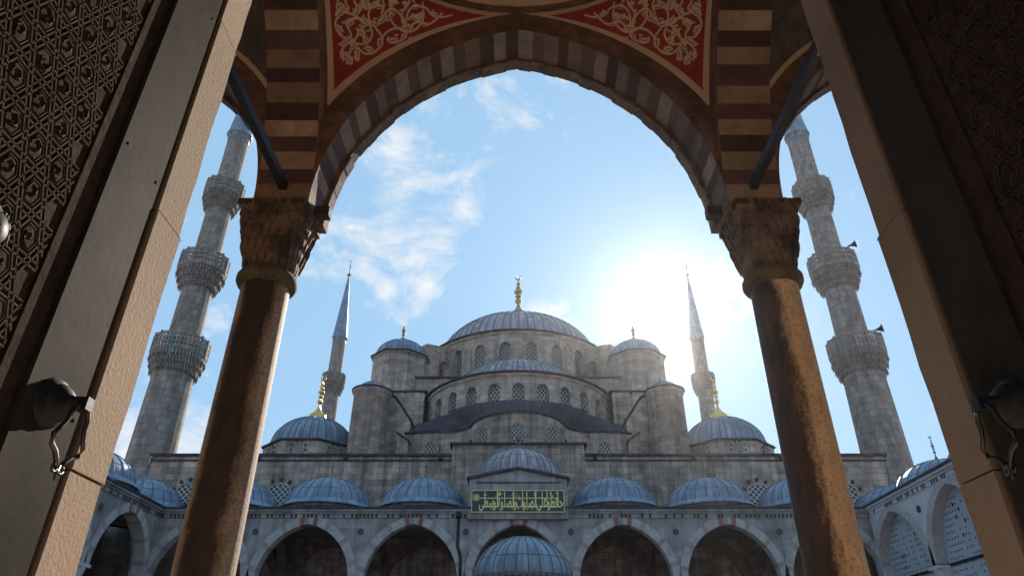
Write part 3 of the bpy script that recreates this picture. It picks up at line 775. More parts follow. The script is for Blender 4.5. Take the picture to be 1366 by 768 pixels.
dms = [(x * .995, 45.3, 2.72, 11.72, 1.95, 24) for x in (-18.6, -12.45, -6.2, 6.2, 12.4, 18.45)]
far = make_arcade('grey marble arcade across the far side of the court, below the mosque', (0, 42, 0),
                  lambda s, d, z: (s, 42 + d, z), -21.35, 20.95, farx, 'marble_wall', 6.4, dms)
left = make_arcade('shaded arcade wing on the left side of the court beneath the left minaret', (-21.35, 25, 0),
                   lambda s, d, z: (-21.35 - d, s, z), 8.1, 42, [14.0, 20.2, 26.4, 32.6, 38.8], 'marble_wall', 6.3,
                   [(-24.7, y, 2.72, 11.72, 1.95, 24) for y in (20.2, 26.4, 32.6, 38.8, 45.2)])
right = make_arcade('arcade wing on the right side with pale perforated screens in its arches', (20.95, 25, 0),
                    lambda s, d, z: (20.95 + d, s, z + .08), 8.1, 42, [15.4, 21.5, 27.6, 33.7, 39.6 - .1], 'white', 6.3,
                    [(24.5, y, 2.72, 11.35, 1.8, 24) for y in (21.5, 27.6, 33.7, 39.5, 45.2)], screens=True, half=2.6, rise=3.3, vm=lambda i: 0)
# outer walls closing the wings
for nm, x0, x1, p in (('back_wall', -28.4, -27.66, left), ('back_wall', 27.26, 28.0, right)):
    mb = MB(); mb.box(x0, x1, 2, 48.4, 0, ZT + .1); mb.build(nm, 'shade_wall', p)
# raised gabled portal bay in the middle of the far arcade
mb = MB()
mb.prism([(-2.98, ZT + .27), (2.98, ZT + .27), (2.98, 12.72), (0, 13.32), (-2.98, 12.72)], lambda x, z: (x, 41.72, z), lambda x, z: (x, 45.2, z))
mb.box(-2.98, 2.98, 41.72, 41.99, 10.4, ZT + .27)
pb = mb.build('portal_block', 'marble_wall', far)
mb = MB()
for sx in (-1, 1):
    mb.prism([(0, 13.33), (3.12, 12.70), (3.12, 12.84), (0, 13.47)], lambda x, z: (sx * x, 41.55, z), lambda x, z: (sx * x, 45.4, z))
mb.prism([(-2.6, 12.5), (2.6, 12.5), (2.6, 12.56), (-2.6, 12.56)], lambda x, z: (x, 41.67, z), lambda x, z: (x, 41.73, z))
mb.build('gable_roof', 'lead_d', pb)
c = (0, 45.6)
dm = dome_mesh(c, 2.75, 1.98, 13.7, 28, rr=.04, lip=.1, seam=.3, n=56).build('portal_dome', ['lead_w', 'seam'], far)
mb = MB(); mb.lathe([(2.85, 11.2), (2.85, 13.5), (2.6, 13.68)], 16, c, 0, 2 * pi, 0, False); mb.build('drum', 'marble_wall', dm)
mb = finial_mesh(c, 15.75, 1.3, .35); mb.lathe([(.5, 15.5), (.4, 15.75)], 12, c); mb.build('finial', 'tarn', dm)
mb = MB()
mb.tube([(-3.55, 41.93, 10.8), (-3.55, 41.93, 8.9), (-3.35, 41.9, 8.3), (-3.3, 41.9, 5)], .09, 8); mb.box(-3.72, -3.4, 41.75, 42, 10.55, 10.85)
mb.build('downpipe', 'iron', far)
# inscription board
bd = thing('inscription_panel', 'dark green panel of gold Arabic lettering on the portal gable', 'sign', (0, 41.7, 10.75))
mb = MB(); mb.box(-2.76, 2.70, 41.62, 41.715, 10.80, 12.0); mb.build('board', 'board', bd)
mb = MB()
for a in ((-2.81, 2.75, 10.75, 10.79), (-2.81, 2.75, 12.01, 12.05), (-2.81, -2.77, 10.79, 12.01), (2.71, 2.75, 10.79, 12.01)): mb.box(a[0], a[1], 41.58, 41.715, a[2], a[3])
mb.build('frame', 'lett', bd)
def lettering():
    words = ['\ufea3\ufe8e\ufed3\ufec8\ufeee\ufe8d', '\ufecb\ufee0\ufef0', '\ufe8d\ufedf\ufebc\ufee0\ufeee\ufe8d\ufe95', '\ufeed\ufe8d\ufedf\ufebc\ufee0\ufeee\ufe93', '\ufe8d\ufedf\ufeee\ufeb3\ufec4\ufef0']
    mb = MB(); glyphs = []; x = 0
    for w in words[::-1]:
        for ch in w[::-1]:
            cu = bpy.data.curves.new('g', 'FONT'); cu.body = ch; cu.resolution_u = 3
            o = bpy.data.objects.new('g', cu); COL.objects.link(o)
            bpy.context.view_layer.update()
            ev = o.evaluated_get(bpy.context.evaluated_depsgraph_get())
            me = bpy.data.meshes.new_from_object(ev)
            vs = [v.co.copy() for v in me.vertices]; fs = [tuple(p.vertices) for p in me.polygons]
            bpy.data.objects.remove(o); bpy.data.curves.remove(cu); bpy.data.meshes.remove(me)
            if not vs: continue
            x0 = min(v.x for v in vs); x1 = max(v.x for v in vs)
            glyphs.append((x - x0, vs, fs)); x += (x1 - x0) - .012
        x += .06
    sc = 5.02 / x
    def zmap(y):
        if y < 0: return y * 1.0
        if y < .3: return y * 1.2
        return .36 + (y - .3) * 1.95
    for off, vs, fs in glyphs:
        for f in fs:
            pts = []
            for i in f:
                v = vs[i]; z = zmap(v.y)
                pts.append((-2.35 + (v.x + off) * sc, 41.605, 11.03 + z * .80))
            mb.face(pts); mb.face([(p[0] + .022, p[1] - .004, p[2]) for p in pts]); mb.face([(p[0] + .004, p[1] - .008, p[2] + .022) for p in pts])
    # long returning stroke, vowel marks and the roundel at the left end
    mb.box(-2.3, 2.45, 41.585, 41.592, 11.55, 11.60)
    rr = random.Random(3)
    for k in range(34):
        xx = -2.3 + 4.8 * rr.random(); zz = rr.choice((11.72, 11.80, 11.88, 11.0, 10.92, 11.66))
        mb.prism([(0, 0), (.11, .05), (.12, .09), (.01, .04)], lambda a, b: (xx + a, 41.6, zz + b), lambda a, b: (xx + a, 41.606, zz + b))
    n = 24
    for k in range(n):
        t0, t1 = 2 * pi * k / n, 2 * pi * (k + 1) / n
        for r0, r1 in ((.17, .205), (.10, .125)):
            mb.face([(-2.52 + r * cos(t), 41.605, 11.62 + r * sin(t)) for r, t in ((r0, t0), (r1, t0), (r1, t1), (r0, t1))])
    for k in range(6):
        a = k * pi / 6
        mb.prism([(-.1, -.012), (.1, -.012), (.1, .012), (-.1, .012)], lambda p, q: (-2.52 + p * cos(a) - q * sin(a), 41.6, 11.62 + p * sin(a) + q * cos(a)), lambda p, q: (-2.52 + p * cos(a) - q * sin(a), 41.606, 11.62 + p * sin(a) + q * cos(a)))
    return mb.build('lettering', 'lett', bd, merge=False)
lettering()

# ------------------------------------------------------------------ fountain in the court
fx, fy = .17, 28
ft = thing('ablution_fountain', 'small domed stone ablution fountain in the middle of the court', 'fountain', (fx, fy, 0))
mb = MB(); mb.lathe([(2.6, 0), (2.6, .25), (1.9, .25), (1.9, 1.9), (2.0, 1.95), (2.0, 2.1), (0, 2.1)], 6, (fx, fy), 0, 2 * pi, 0, False); mb.build('basin', 'white', ft)
mb = MB(); mb.lathe([(1.75, 4.6), (2.5, 4.65), (2.55, 4.85), (2.4, 4.9), (1.93, 5.0), (1.93, 5.12), (1.5, 5.13), (1.5, 4.6)], 24, (fx, fy), 0, 2 * pi, 0, False); mb.build('cornice', 'marble_wall', ft)
for k in range(6):
    a = k * pi / 3; mb = MB(); mb.lathe([(.22, .25), (.16, .45), (.15, 3.0), (.26, 3.35), (.26, 3.5)], 14, (fx + 2.1 * cos(a), fy + 2.1 * sin(a))); mb.build('column', 'white', ft)
    mb = MB(); a1 = a + pi / 6; tv = Vector((-sin(a1), cos(a1), 0)); rv = Vector((cos(a1), sin(a1), 0)); cc = Vector((fx, fy, 0)) + rv * 2.1 * cos(pi / 6)
    arcade_wall(mb, -1.05, 1.05, 3.5, 4.64, [(0, .82, .85)], -.15, .15, lambda s, d, z: tuple(cc + tv * s + rv * d + Vector((0, 0, z)))); mb.build('arch', 'marble_wall', ft)
dmb = dome_mesh((fx, fy), 1.90, 1.55, 5.2, 26, rr=.03, lip=.0, seam=.3, n=52)
for k in range(52):     # scalloped lead edge
    a = 2 * pi * k / 52; dmb.obox((fx + 1.99 * cos(a), fy + 1.99 * sin(a), 5.18), .06, .085, .07, a, 1)
dmb.lathe([(1.90, 5.21), (2.03, 5.19), (2.03, 5.14), (1.85, 5.12)], 52, (fx, fy), 0, 2 * pi, 1, False)
dmb.build('dome', ['lead', 'seam'], ft)

# ================================================================== NEAR: gate portico
Yn, Yf, Yo = 2.67, 7.3, 8.0
ZS = 7.2
HX = 2.825
por = thing('gate_portico', 'shaded gate portico of striped pointed arches with red and cream painted pendentives', 'portico', (0, 7.65, 0))
FA, FH, FT = HX, 3.45, .4
Rr = (FA * FA + FH * FH) / (2 * FA); ZA = sqrt((Rr + FT) ** 2 - (Rr - FA) ** 2)
SA = (Yf - Yn) / 2; YC = (Yf + Yn) / 2
def solve_h():
    lo, hi = 1.0, 6.0
    for _ in range(60):
        h = (lo + hi) / 2; R = (SA * SA + h * h) / (2 * SA)
        if sqrt((R + FT) ** 2 - (R - SA) ** 2) > ZA: hi = h
        else: lo = h
    return h
SH = solve_h()
for ox in (-6.4, 0, 6.4):
    mb = MB()
    F = lambda s, d, z: (ox + s, d, z)
    vr = random.Random(int(ox) + 40); pick = [(i % 2) * 3 + vr.randrange(3) for i in range(60)]
    arch_ring(mb, FA, FH, ZS, FT, Yf, Yo - .08, F, 22, lambda i: pick[i], 2, faces=('in', 'out'), jit=.17, seed=int(ox) + 9)
    arch_ring(mb, FA, FH, ZS, FT + .02, Yf, Yo, F, 22, lambda i: 6, 2, faces=('f0',))
    jr = random.Random(5)
    # worn outer order: rough stones hanging a little lower at the court edge
    n = 44; jit = [jr.uniform(-.004, .008) for _ in range(n)]
    I = arch(FA - .05, FH - .05, 0, n // 2 * 1); I2 = arch(FA + .45, FH, .0, n // 2)
    for i in range(len(I) - 1):
        (x0, z0), (x1, z1) = I[i], I[i + 1]; j = jit[i % n]; k = 1 - j
        (X0, Z0_), (X1, Z1_) = arch(FA, FH, .5, n // 2)[i], arch(FA, FH, .5, n // 2)[i + 1]
        y0, y1 = Yo - .14 + j, Yo + .07
        P = [(x0 * k, z0 * k), (x1 * k, z1 * k), (X1, Z1_), (X0, Z0_)]
        mb.prism(P, lambda a, b: F(a, y0, ZS + b), lambda a, b: F(a, y1, ZS + b), 7)
    mb.build('front_arch', ['cream_v_0', 'cream_v_1', 'cream_v_2', 'dark_v_0', 'dark_v_1', 'dark_v_2', 'band', 'trim'], por)
mb = MB()
arcade_wall(mb, -9.2, 9.2, ZS, 12.3, [(c, FA + .1, FH + .1) for c in (-6.4, 0, 6.4)], Yo - .1, Yo + .05, lambda s, d, z: (s, d, z))
mb.box(-28, -9.2, Yf, Yo, 0, 12.3); mb.box(9.2, 28, Yf, Yo, 0, 12.3)
mb.build('front_wall', 'gate', por)
mb = MB(); mb.box(-28.4, 28.4, -6.6, Yo + .4, 12.3, 12.6); mb.build('roof', 'lead_d', por)
for sx in (-1, 1):
    x0 = 3.2 * sx
    mb = MB(); F = lambda s, d, z: (x0 + d, YC + s, z)
    vr = random.Random(sx + 20); pick = [(i % 2) * 3 + vr.randrange(3) for i in range(60)]
    arch_ring(mb, SA, SH, ZS, FT, -.375, .375, F, 17, lambda i: pick[i], 2, faces=('in', 'out'), jit=.13, seed=sx + 5)
    arch_ring(mb, SA, SH, ZS, FT + .02, -.376, .376, F, 17, lambda i: 6, 2, faces=('f0', 'f1'))
    # springer block on the capital
    mb.build('cross_arch', ['maroon_0', 'maroon_1', 'maroon_2', 'cream_0', 'cream_1', 'cream_2', 'band'], por)
    mb = MB(); mb.box(x0 - .374, x0 + .374, Yf + .001, Yo - .11, ZS + .001, 12.2); mb.build('springer', 'band', por)
# pendentives ---------------------------------------------------------------
def ext(a, h, z):
    """half-distance of the extrados at height z above the spring"""
    R = (a * a + h * h) / (2 * a); cx = R - a
    return max(0.0, sqrt(max(0, (R + FT) ** 2 - z * z)) - cx)
def ztip():
    R = (FA * FA + FH * FH) / (2 * FA); z1 = sqrt((R + FT) ** 2 - (HX + R - FA) ** 2)
    R = (SA * SA + SH * SH) / (2 * SA); z2 = sqrt((R + FT) ** 2 - (SA + R - SA) ** 2)
    return max(z1, z2)
ZTIP = ztip()
def pend(q, z, inset=0.0):
    """front-left pendentive; q 0 on the front arch .. 1 on the cross arch, z above the spring"""
    ax = min(1, ext(FA, FH, z) / HX); by = min(1, ext(SA, SH, z) / SA)
    A = Vector((-ax, 1)); B = Vector((-1, by))
    ta = atan2(A.y, A.x); tb = atan2(B.y, B.x); t = ta + (tb - ta) * q
    r = A.length + (B.length - A.length) * q
    # keep inside the arch planes
    x, y = r * cos(t), r * sin(t)
    p = Vector((x * HX, YC + y * SA, ZS + z))
    if inset:
        d = Vector((0, YC, ZS + .8)) - p; p = p + d.normalized() * inset
    return p
def pend_len(z):
    P = [pend(k / 8, z) for k in range(9)]
    return sum((a - b).length for a, b in zip(P, P[1:]))
CAMF, CP, SP = 911.0, cos(radians(30.70)), sin(radians(30.70))
def invert(x, y):
    """picture sketch of the scrollwork -> (q, z) on the pendentive surface"""
    u = (x - 691.5) / CAMF; v = (384 - y) / CAMF
    d = Vector((u, CP - v * SP, SP + v * CP)); lo, hi = YC / d.y, Yf / d.y
    def res(k):
        p = Vector((0, 0, 1.5)) + d * k; z = min(ZA - .001, max(ZTIP + .001, p.z - ZS))
        ax = min(1, ext(FA, FH, z) / HX); by = min(1, ext(SA, SH, z) / SA)
        A = Vector((-ax, 1)); B = Vector((-1, by)); X = p.x / HX; Y = (p.y - YC) / SA
        ta = atan2(A.y, A.x); tb = atan2(B.y, B.x); t = atan2(Y, X); q = (t - ta) / (tb - ta) if abs(tb - ta) > 1e-6 else .5
        r = A.length + (B.length - A.length) * q
        return sqrt(X * X + Y * Y) - r, q, z
    for _ in range(40):
        m = (lo + hi) / 2
        if res(m)[0] > 0: hi = m
        else: lo = m
    r, q, z = res((lo + hi) / 2); return q, z
def build_pendentive(mir=1, painted=True):
    mb = MB(); nz, nq = 26, 16
    zs = [ZTIP + (ZA - ZTIP) * (k / nz) for k in range(nz + 1)]
    mx = lambda p: Vector((p.x * mir, p.y, p.z))
    for a, b in zip(zs, zs[1:]):
        for k in range(nq):
            mb.face([mx(pend(k / nq, a)), mx(pend((k + 1) / nq, a)), mx(pend((k + 1) / nq, b)), mx(pend(k / nq, b))], 0, None, True)
    bw = .105
    zr = [z for z in [ZTIP + .15 + (ZA - .09 - ZTIP - .15) * k / nz for k in range(nz + 1)]]
    def qr(z):
        L = pend_len(z); b = min(.5, bw / max(L, 1e-4)); return b, 1 - b
    for a, b in zip(zr, zr[1:]):
        qa, qb = qr(a), qr(b)
        if qb[1] - qb[0] < .01: continue
        for k in range(nq):
            g = lambda Q, f: Q[0] + (Q[1] - Q[0]) * f
            mb.face([mx(pend(g(qa, k / nq), a, .005)), mx(pend(g(qa, (k + 1) / nq), a, .005)), mx(pend(g(qb, (k + 1) / nq), b, .005)), mx(pend(g(qb, k / nq), b, .005))], 1, None, True)
    # scrollwork: vines and leaves laid on the field
    def ok(q, z):
        if z < ZTIP + .12 or z > ZA - .18: return False
        b0, b1 = qr(z); return b0 - .01 < q < b1 + .01
    def strip(pts, wid, mi=2, lift=.010):
        Q = [(q, z) for q, z in pts]
        P = [pend(min(1, max(0, q)), min(ZA - .01, max(ZTIP + .01, z)), lift) for q, z in Q]
        for i in range(len(P) - 1):
            if not (ok(*Q[i]) and ok(*Q[i + 1])): continue
            d = (P[i + 1] - P[i])
            if d.length < 1e-5: continue
            nn = (Vector((0, YC, ZS + .8)) - P[i]).normalized(); sdir = d.normalized().cross(nn)
            w0 = wid(i / (len(P) - 1)); w1 = wid((i + 1) / (len(P) - 1)); d2 = (P[min(i + 2, len(P) - 1)] - P[i + 1]); s2 = d2.normalized().cross(nn) if d2.length > 1e-5 else sdir
            mb.face([mx(P[i] - sdir * w0), mx(P[i] + sdir * w0), mx(P[i + 1] + s2 * w1), mx(P[i + 1] - s2 * w1)], mi)
    def curve(cp):
        out = []
        for i in range(len(cp) - 1):
            p0 = Vector(cp[max(0, i - 1)]); p1 = Vector(cp[i]); p2 = Vector(cp[i + 1]); p3 = Vector(cp[min(len(cp) - 1, i + 2)])
            for k in range(6):
                t = k / 6
                out.append(.5 * ((2 * p1) + (p2 - p0) * t + (2 * p0 - 5 * p1 + 4 * p2 - p3) * t * t + (3 * p1 - p0 - 3 * p2 + p3) * t ** 3))
        out.append(Vector(cp[-1])); return out
    K = 1366 / 270.0
    px = lambda p: invert(425 + p[0] / K, p[1] / K)
    VINES = [
        [(245, 268), (190, 262), (140, 235), (112, 180), (118, 130), (160, 85), (215, 95), (262, 118), (300, 160)],
        [(150, 95), (120, 50), (130, 0), (150, -40)],
        [(160, 85), (200, 60), (180, 20), (175, -20)],
        [(240, 110), (262, 60), (240, 10), (250, -40)],
        [(222, 330), (215, 270), (215, 225), (192, 185), (205, 145), (240, 125), (285, 130)],
        [(185, 400), (215, 340), (245, 270), (290, 195), (335, 160)],
        [(150, 395), (150, 350), (185, 300), (240, 275), (265, 215), (250, 190)],
        [(235, 290), (290, 300), (335, 285), (360, 230), (350, 190), (335, 150)],
        [(240, 290), (270, 330), (310, 362), (365, 358), (410, 320), (430, 270), (420, 240), (395, 205), (370, 175), (345, 150), (335, 100), (345, 50), (330, 0), (340, -40)],
        [(345, 160), (400, 158), (430, 120), (455, 80), (490, 60), (535, 85), (565, 130), (575, 180), (582, 215)],
        [(400, 290), (430, 250), (470, 210), (530, 190), (580, 210), (590, 240), (560, 270), (505, 290), (465, 275), (470, 250)],
        [(480, 70), (480, 120), (510, 170), (560, 205), (620, 215), (670, 185), (700, 140), (708, 90), (700, 60)],
        [(590, 205), (590, 150), (600, 90), (630, 50), (680, 45), (730, 60), (755, 95), (800, 115), (835, 85), (842, 40), (825, 0), (820, -40)],
        [(610, 215), (640, 160), (690, 150), (740, 165), (790, 135), (815, 105)],
        [(590, 200), (575, 140), (560, 90), (590, 50), (610, 10), (600, -40)],
        [(750, 95), (780, 60), (775, 20), (750, -20)],
        [(770, 105), (830, 118), (890, 105), (925, 75), (915, 40), (880, 20), (860, -10)],
        [(900, 100), (930, 98), (945, 78), (930, 68), (918, 82)],
        [(925, 75), (960, 50), (985, 20), (970, -15), (950, -30)],
        [(930, 40), (985, 55), (1030, 30), (1075, 45), (1110, 40), (1180, 66)],
        [(1030, 30), (1050, 5), (1040, -20)], [(1075, 45), (1085, 70)],
        [(480, 60), (500, 10), (490, -40)], [(420, 100), (440, 40), (430, 0), (440, -40)],
        [(340, 60), (400, 40), (440, 45)], [(260, 60), (310, 40), (340, 20)],
    ]
    LEAVES = [  # base, tip, half-width
        ((112, 180), (150, 240), 26), ((120, 120), (165, 90), 30), ((118, 60), (175, 40), 22), ((235, 110), (260, 30), 36), ((192, 185), (240, 150), 34),
        ((215, 250), (130, 300), 26), ((265, 215), (300, 250), 34), ((335, 285), (320, 240), 30), ((240, 290), (210, 330), 26), ((270, 330), (275, 400), 24),
        ((365, 358), (300, 330), 24), ((410, 320), (395, 260), 26), ((335, 160), (300, 100), 24), ((345, 150), (410, 160), 26), ((400, 158), (455, 90), 34),
        ((335, 60), (330, -20), 52), ((360, 20), (440, 50), 42), ((490, 60), (540, 20), 44), ((500, 80), (470, 120), 22), ((470, 275), (530, 255), 24),
        ((560, 205), (640, 195), 24), ((680, 150), (600, 130), 32), ((690, 160), (740, 165), 20), ((630, 50), (690, 35), 30), ((700, 40), (760, 45), 34),
        ((755, 95), (800, 90), 24), ((700, 90), (690, 130), 22), ((835, 40), (860, 20), 24), ((590, 50), (560, 20), 26), ((925, 40), (985, 70), 20),
        ((960, 40), (940, 5), 24), ((1030, 30), (1060, 55), 16), ((1075, 45), (1080, 78), 13), ((1110, 40), (1150, 55), 13), ((185, 400), (140, 380), 36),
        ((185, 400), (215, 440), 36), ((190, 390), (230, 400), 34), ((170, 400), (165, 350), 30), ((240, 380), (280, 395), 20), ((150, 95), (190, 60), 28), ((780, 20), (800, -20), 30),
        ((1000, 30), (1010, -5), 18), ((880, 20), (850, 60), 18), ((560, 270), (600, 230), 16), ((430, 270), (400, 310), 16), ((585, 160), (560, 130), 14),
    ]
    if not painted: VINES = []; LEAVES = []
    def mir_q(pts): return [(1 - q, z) for q, z in pts]
    for v in VINES:
        pts = [px(p) for p in curve(v)]
        strip(pts, lambda t: .017)
        m_ = mir_q(pts)
        vis = [p for p in m_]
        if min(p[1] for p in pts) > ZTIP + 1.6: strip(m_, lambda t: .017)
    veins = []
    for a, b, w in LEAVES:
        a = Vector(a); b = Vector(b); n_ = 12; d = b - a; pr = Vector((-d.y, d.x)).normalized()
        bend = (hash((int(a.x), int(b.y))) % 2 * 2 - 1) * .18 * d.length
        pts = [px(a + d * (i / n_) + pr * bend * sin(pi * i / n_)) for i in range(n_ + 1)]
        ww = w / K / CAMF * 11.5
        jag = [(1.0 if i % 3 else .62) for i in range(n_ + 2)]
        if d.length > 45: veins.append(pts[1:-2])
        strip(pts, lambda t: ww * max(.12, sin(pi * min(1, t * .9 + .12)) ** .8) * jag[int(t * n_)])
    for v in veins: strip(v, lambda t: .007, 3, .0125)
    for c_ in [] if not painted else [(165, 145), (280, 165), (460, 130), (660, 100), (560, 60), (330, 200), (250, 350), (980, 60), (720, 20), (850, 60), (620, 250), (380, 120), (520, 230), (300, 20), (400, 0), (640, 0)]:
        pts = [px((c_[0] + 11 * cos(t), c_[1] + 11 * sin(t))) for t in [k * .7 for k in range(5)]]
        strip(pts, lambda t: .014)
    return mb.build('pendentive', ['plaster', 'red' if painted else 'bare', 'scroll', 'red'], por, merge=False)
pens = [build_pendentive(1), build_pendentive(-1)]
for p in list(pens):                # the two towards the gate wall, turned about the bay centre
    c = p.copy(); COL.objects.link(c); c.rotation_euler = (0, 0, pi); c.location = Vector((0, 2 * YC - 7.65 * 2 + 7.65 - 7.65 + 0, 0)) + Vector((0, 0, 0))
    c.location = (0, 2 * (YC - 7.65), 0); pens.append(c)
plainpens = [build_pendentive(1, False), build_pendentive(-1, False)]
for k, ox in enumerate((-6.4, 6.4)):        # side bays: bare, peeling pendentives
    for j, p in enumerate(plainpens):
        c = p if k == 0 else p.copy()
        if k: COL.objects.link(c)
        c.location = Vector((ox, 0, 0))
# dome of each bay on its ring
for ox in (-6.4, 0, 6.4):
    mb = MB(); n = 48
    ring = lambda r, z: [(ox + HX * r * cos(2 * pi * k / n), YC + SA * r * sin(2 * pi * k / n), z) for k in range(n)]
    prof = [(1.0, ZS + ZA - .02), (1.0, ZS + ZA + .16), (.97, ZS + ZA + .18)] + [(.97 * cos(a), ZS + ZA + .18 + .85 * sin(a)) for a in [k * pi / 2 / 10 for k in range(1, 11)]]
    for (r0, z0), (r1, z1) in zip(prof, prof[1:]):
        A, B = ring(r0, z0), ring(max(r1, .001), z1)
        for k in range(n): mb.face([A[k], A[(k + 1) % n], B[(k + 1) % n], B[k]], 1 if z1 < ZS + ZA + .17 else 0, None, True)
    mb.build('vault', ['plaster', 'band'], por)
# iron tie rods across the bay and timber stubs by the capitals
for sx in (-1, 1):
    mb = MB(); mb.box(sx * 3.2 - .05, sx * 3.2 + .05, Yn, Yf + .1, ZS + .18, ZS + .30); mb.build('tie_rod', 'iron', por)
    for a, b in ((2.62, 2.83), (3.57, 3.85)):
        mb = MB(); mb.box(*sorted((sx * a, sx * b)), 7.58, 7.72, ZS - .02, ZS + .13); mb.build('tie_stub', 'wood', por)
# ------------------------------------------------------------------ the columns
def superell(w, e, n=40):
    P = []
    for k in range(n):
        t = 2 * pi * k / n; c, s_ = cos(t), sin(t)
        r = w / ((abs(c) ** e + abs(s_) ** e) ** (1 / e)); P.append((r * c, r * s_))
    return P
def make_column(x, label, mt):
    t = thing('marble_column', label, 'column', (x, 7.68, 0), 'columns of the gate portico')
    y = 7.68; c = (x, y)
    mb = MB(); mb.box(x - .6, x + .6, y - .6, y + .6, 0, .25); mb.lathe([(.58, .25), (.6, .35), (.52, .45), (.46, .5), (.48, .6)], 32, c); mb.build('base', 'cap', t)
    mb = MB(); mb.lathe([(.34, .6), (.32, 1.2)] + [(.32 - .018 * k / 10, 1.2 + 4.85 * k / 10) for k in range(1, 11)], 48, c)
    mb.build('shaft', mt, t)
    mb = MB(); mb.lathe([(.30, 6.02), (.36, 6.05), (.385, 6.10), (.385, 6.16), (.36, 6.2), (.33, 6.24)], 48, c); mb.build('collar', 'bronze', t)
    mb = MB(); T = 5; rr = random.Random(int(x * 10))
    for k in range(T):
        z0 = 6.22 + .98 * k / T; z1 = 6.22 + .98 * (k + 1) / T - .002
        w0 = .31 + .09 * (k / (T - 1)) ** 1.0; e = 2.2 + k * 1.6
        A = superell(w0, e); B = superell(w0 + .03, e)
        A = [(x + p, y + q, z0) for p, q in A]; B = [(x + p, y + q, z1) for p, q in B]
        for i in range(len(A)): mb.face([A[i], A[(i + 1) % len(A)], B[(i + 1) % len(A)], B[i]], 0)
        mb.face(B, 0); mb.face(A[::-1], 0)
        m = 24
        for i in range(m):      # hanging niches of the tier
            tt = 2 * pi * (i + .5 * (k % 2)) / m; ww = w0 + .034
            r = ww / ((abs(cos(tt)) ** e + abs(sin(tt)) ** e) ** (1 / e))
            px_, py_ = x + r * cos(tt), y + r * sin(tt); s = .042
            nx, ny = cos(tt), sin(tt); tx, ty = -ny, nx
            zt_ = z1; zm = z1 - .075
            Q = lambda q, o, z: (px_ + nx * o + tx * q, py_ + ny * o + ty * q, z)
            top = [Q(s, .012, zt_), Q(-s, .012, zt_), Q(-s, -.1, zt_), Q(s, -.1, zt_)]
            mid = [Q(s, .005, zm), Q(-s, .005, zm), Q(-s, -.1, zm), Q(s, -.1, zm)]
            ap = Q(0, -.035, z0 - .02 - .03 * rr.random())
            for a_ in range(4):
                b_ = (a_ + 1) % 4
                mb.face([top[a_], top[b_], mid[b_], mid[a_]], 0); mb.face([mid[a_], mid[b_], ap], 0)
            mb.face(top, 0)
    mb.box(x - .44, x + .44, y - .44, y + .42, ZS - .075, ZS, 1)
    mb.build('capital', ['cap', 'wood'], t, merge=False)
    return t
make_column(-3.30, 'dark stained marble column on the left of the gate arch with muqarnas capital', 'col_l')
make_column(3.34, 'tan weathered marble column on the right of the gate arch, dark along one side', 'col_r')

# ------------------------------------------------------------------ gate wall, jambs and door leaves
WLt, WRt = 1.6, 1.70
gw = thing('gate_wall', 'thick stone gate wall whose tan jambs frame the view on both sides', 'wall', (0, 2.4, 0))
mb = MB()
mb.box(-28, -(WLt + .2), -6.5, Yn - .012, 0, 12.28); mb.box(WRt + .2, 28, -6.5, Yn - .012, 0, 12.28)
mb.box(-(WLt + .2) + .001, WRt + .199, -6.5, Yn - .013, 6.3, 12.27)
mb.build('masonry', 'gate', gw)
for x0, x1, nm in ((-(WLt + .2), -WLt, 'left'), (WRt, WRt + .2, 'right')):
    mb = MB(); cuts = [0, 1.05, 2.19, 3.35, 4.62, 5.6, 6.29]; rr = random.Random(9 if nm == 'left' else 4)
    for za, zb in zip(cuts, cuts[1:]):
        d = rr.uniform(-.004, .004); e = rr.uniform(-.006, .006)
        a, b = (x0, x1 + d) if nm == 'left' else (x0 + d, x1)
        # worn arris on the court side
        ys = 2.435; ye = Yn + e; n = 7
        zz = [za + .004 + (zb - za - .008) * k / n for k in range(n + 1)]
        cham = [.012 + .014 * rr.random() for _ in zz]
        fx_ = b if nm == 'left' else a; sgn = 1 if nm == 'left' else -1
        for k in range(n):
            q0, q1 = cham[k], cham[k + 1]
            mb.face([(fx_, ys, zz[k]), (fx_, ye - q0, zz[k]), (fx_, ye - q1, zz[k + 1]), (fx_, ys, zz[k + 1])], 0)
            mb.face([(fx_, ye - q0, zz[k]), (fx_ - sgn * q0, ye, zz[k]), (fx_ - sgn * q1, ye, zz[k + 1]), (fx_, ye - q1, zz[k + 1])], 0)
            mb.face([(fx_ - sgn * q0, ye, zz[k]), (fx_ - sgn * .2, ye, zz[k]), (fx_ - sgn * .2, ye, zz[k + 1]), (fx_ - sgn * q1, ye, zz[k + 1])], 0)
            mb.face([(fx_, ys, zz[k]), (fx_, ys, zz[k + 1]), (fx_ - sgn * .2, ys, zz[k + 1]), (fx_ - sgn * .2, ys, zz[k])], 0)
        mb.face([(fx_, ys, zz[-1]), (fx_, ye, zz[-1]), (fx_ - sgn * .2, ye, zz[-1]), (fx_ - sgn * .2, ys, zz[-1])], 0)
        mb.face([(fx_, ys, zz[0]), (fx_, ye, zz[0]), (fx_ - sgn * .2, ye, zz[0]), (fx_ - sgn * .2, ys, zz[0])], 0)
    j = mb.build('jamb', 'jamb', gw)
    j['label'] = 'sunlit tan stone jamb with rough tooled face' if nm == 'left' else 'shaded brown stone jamb'
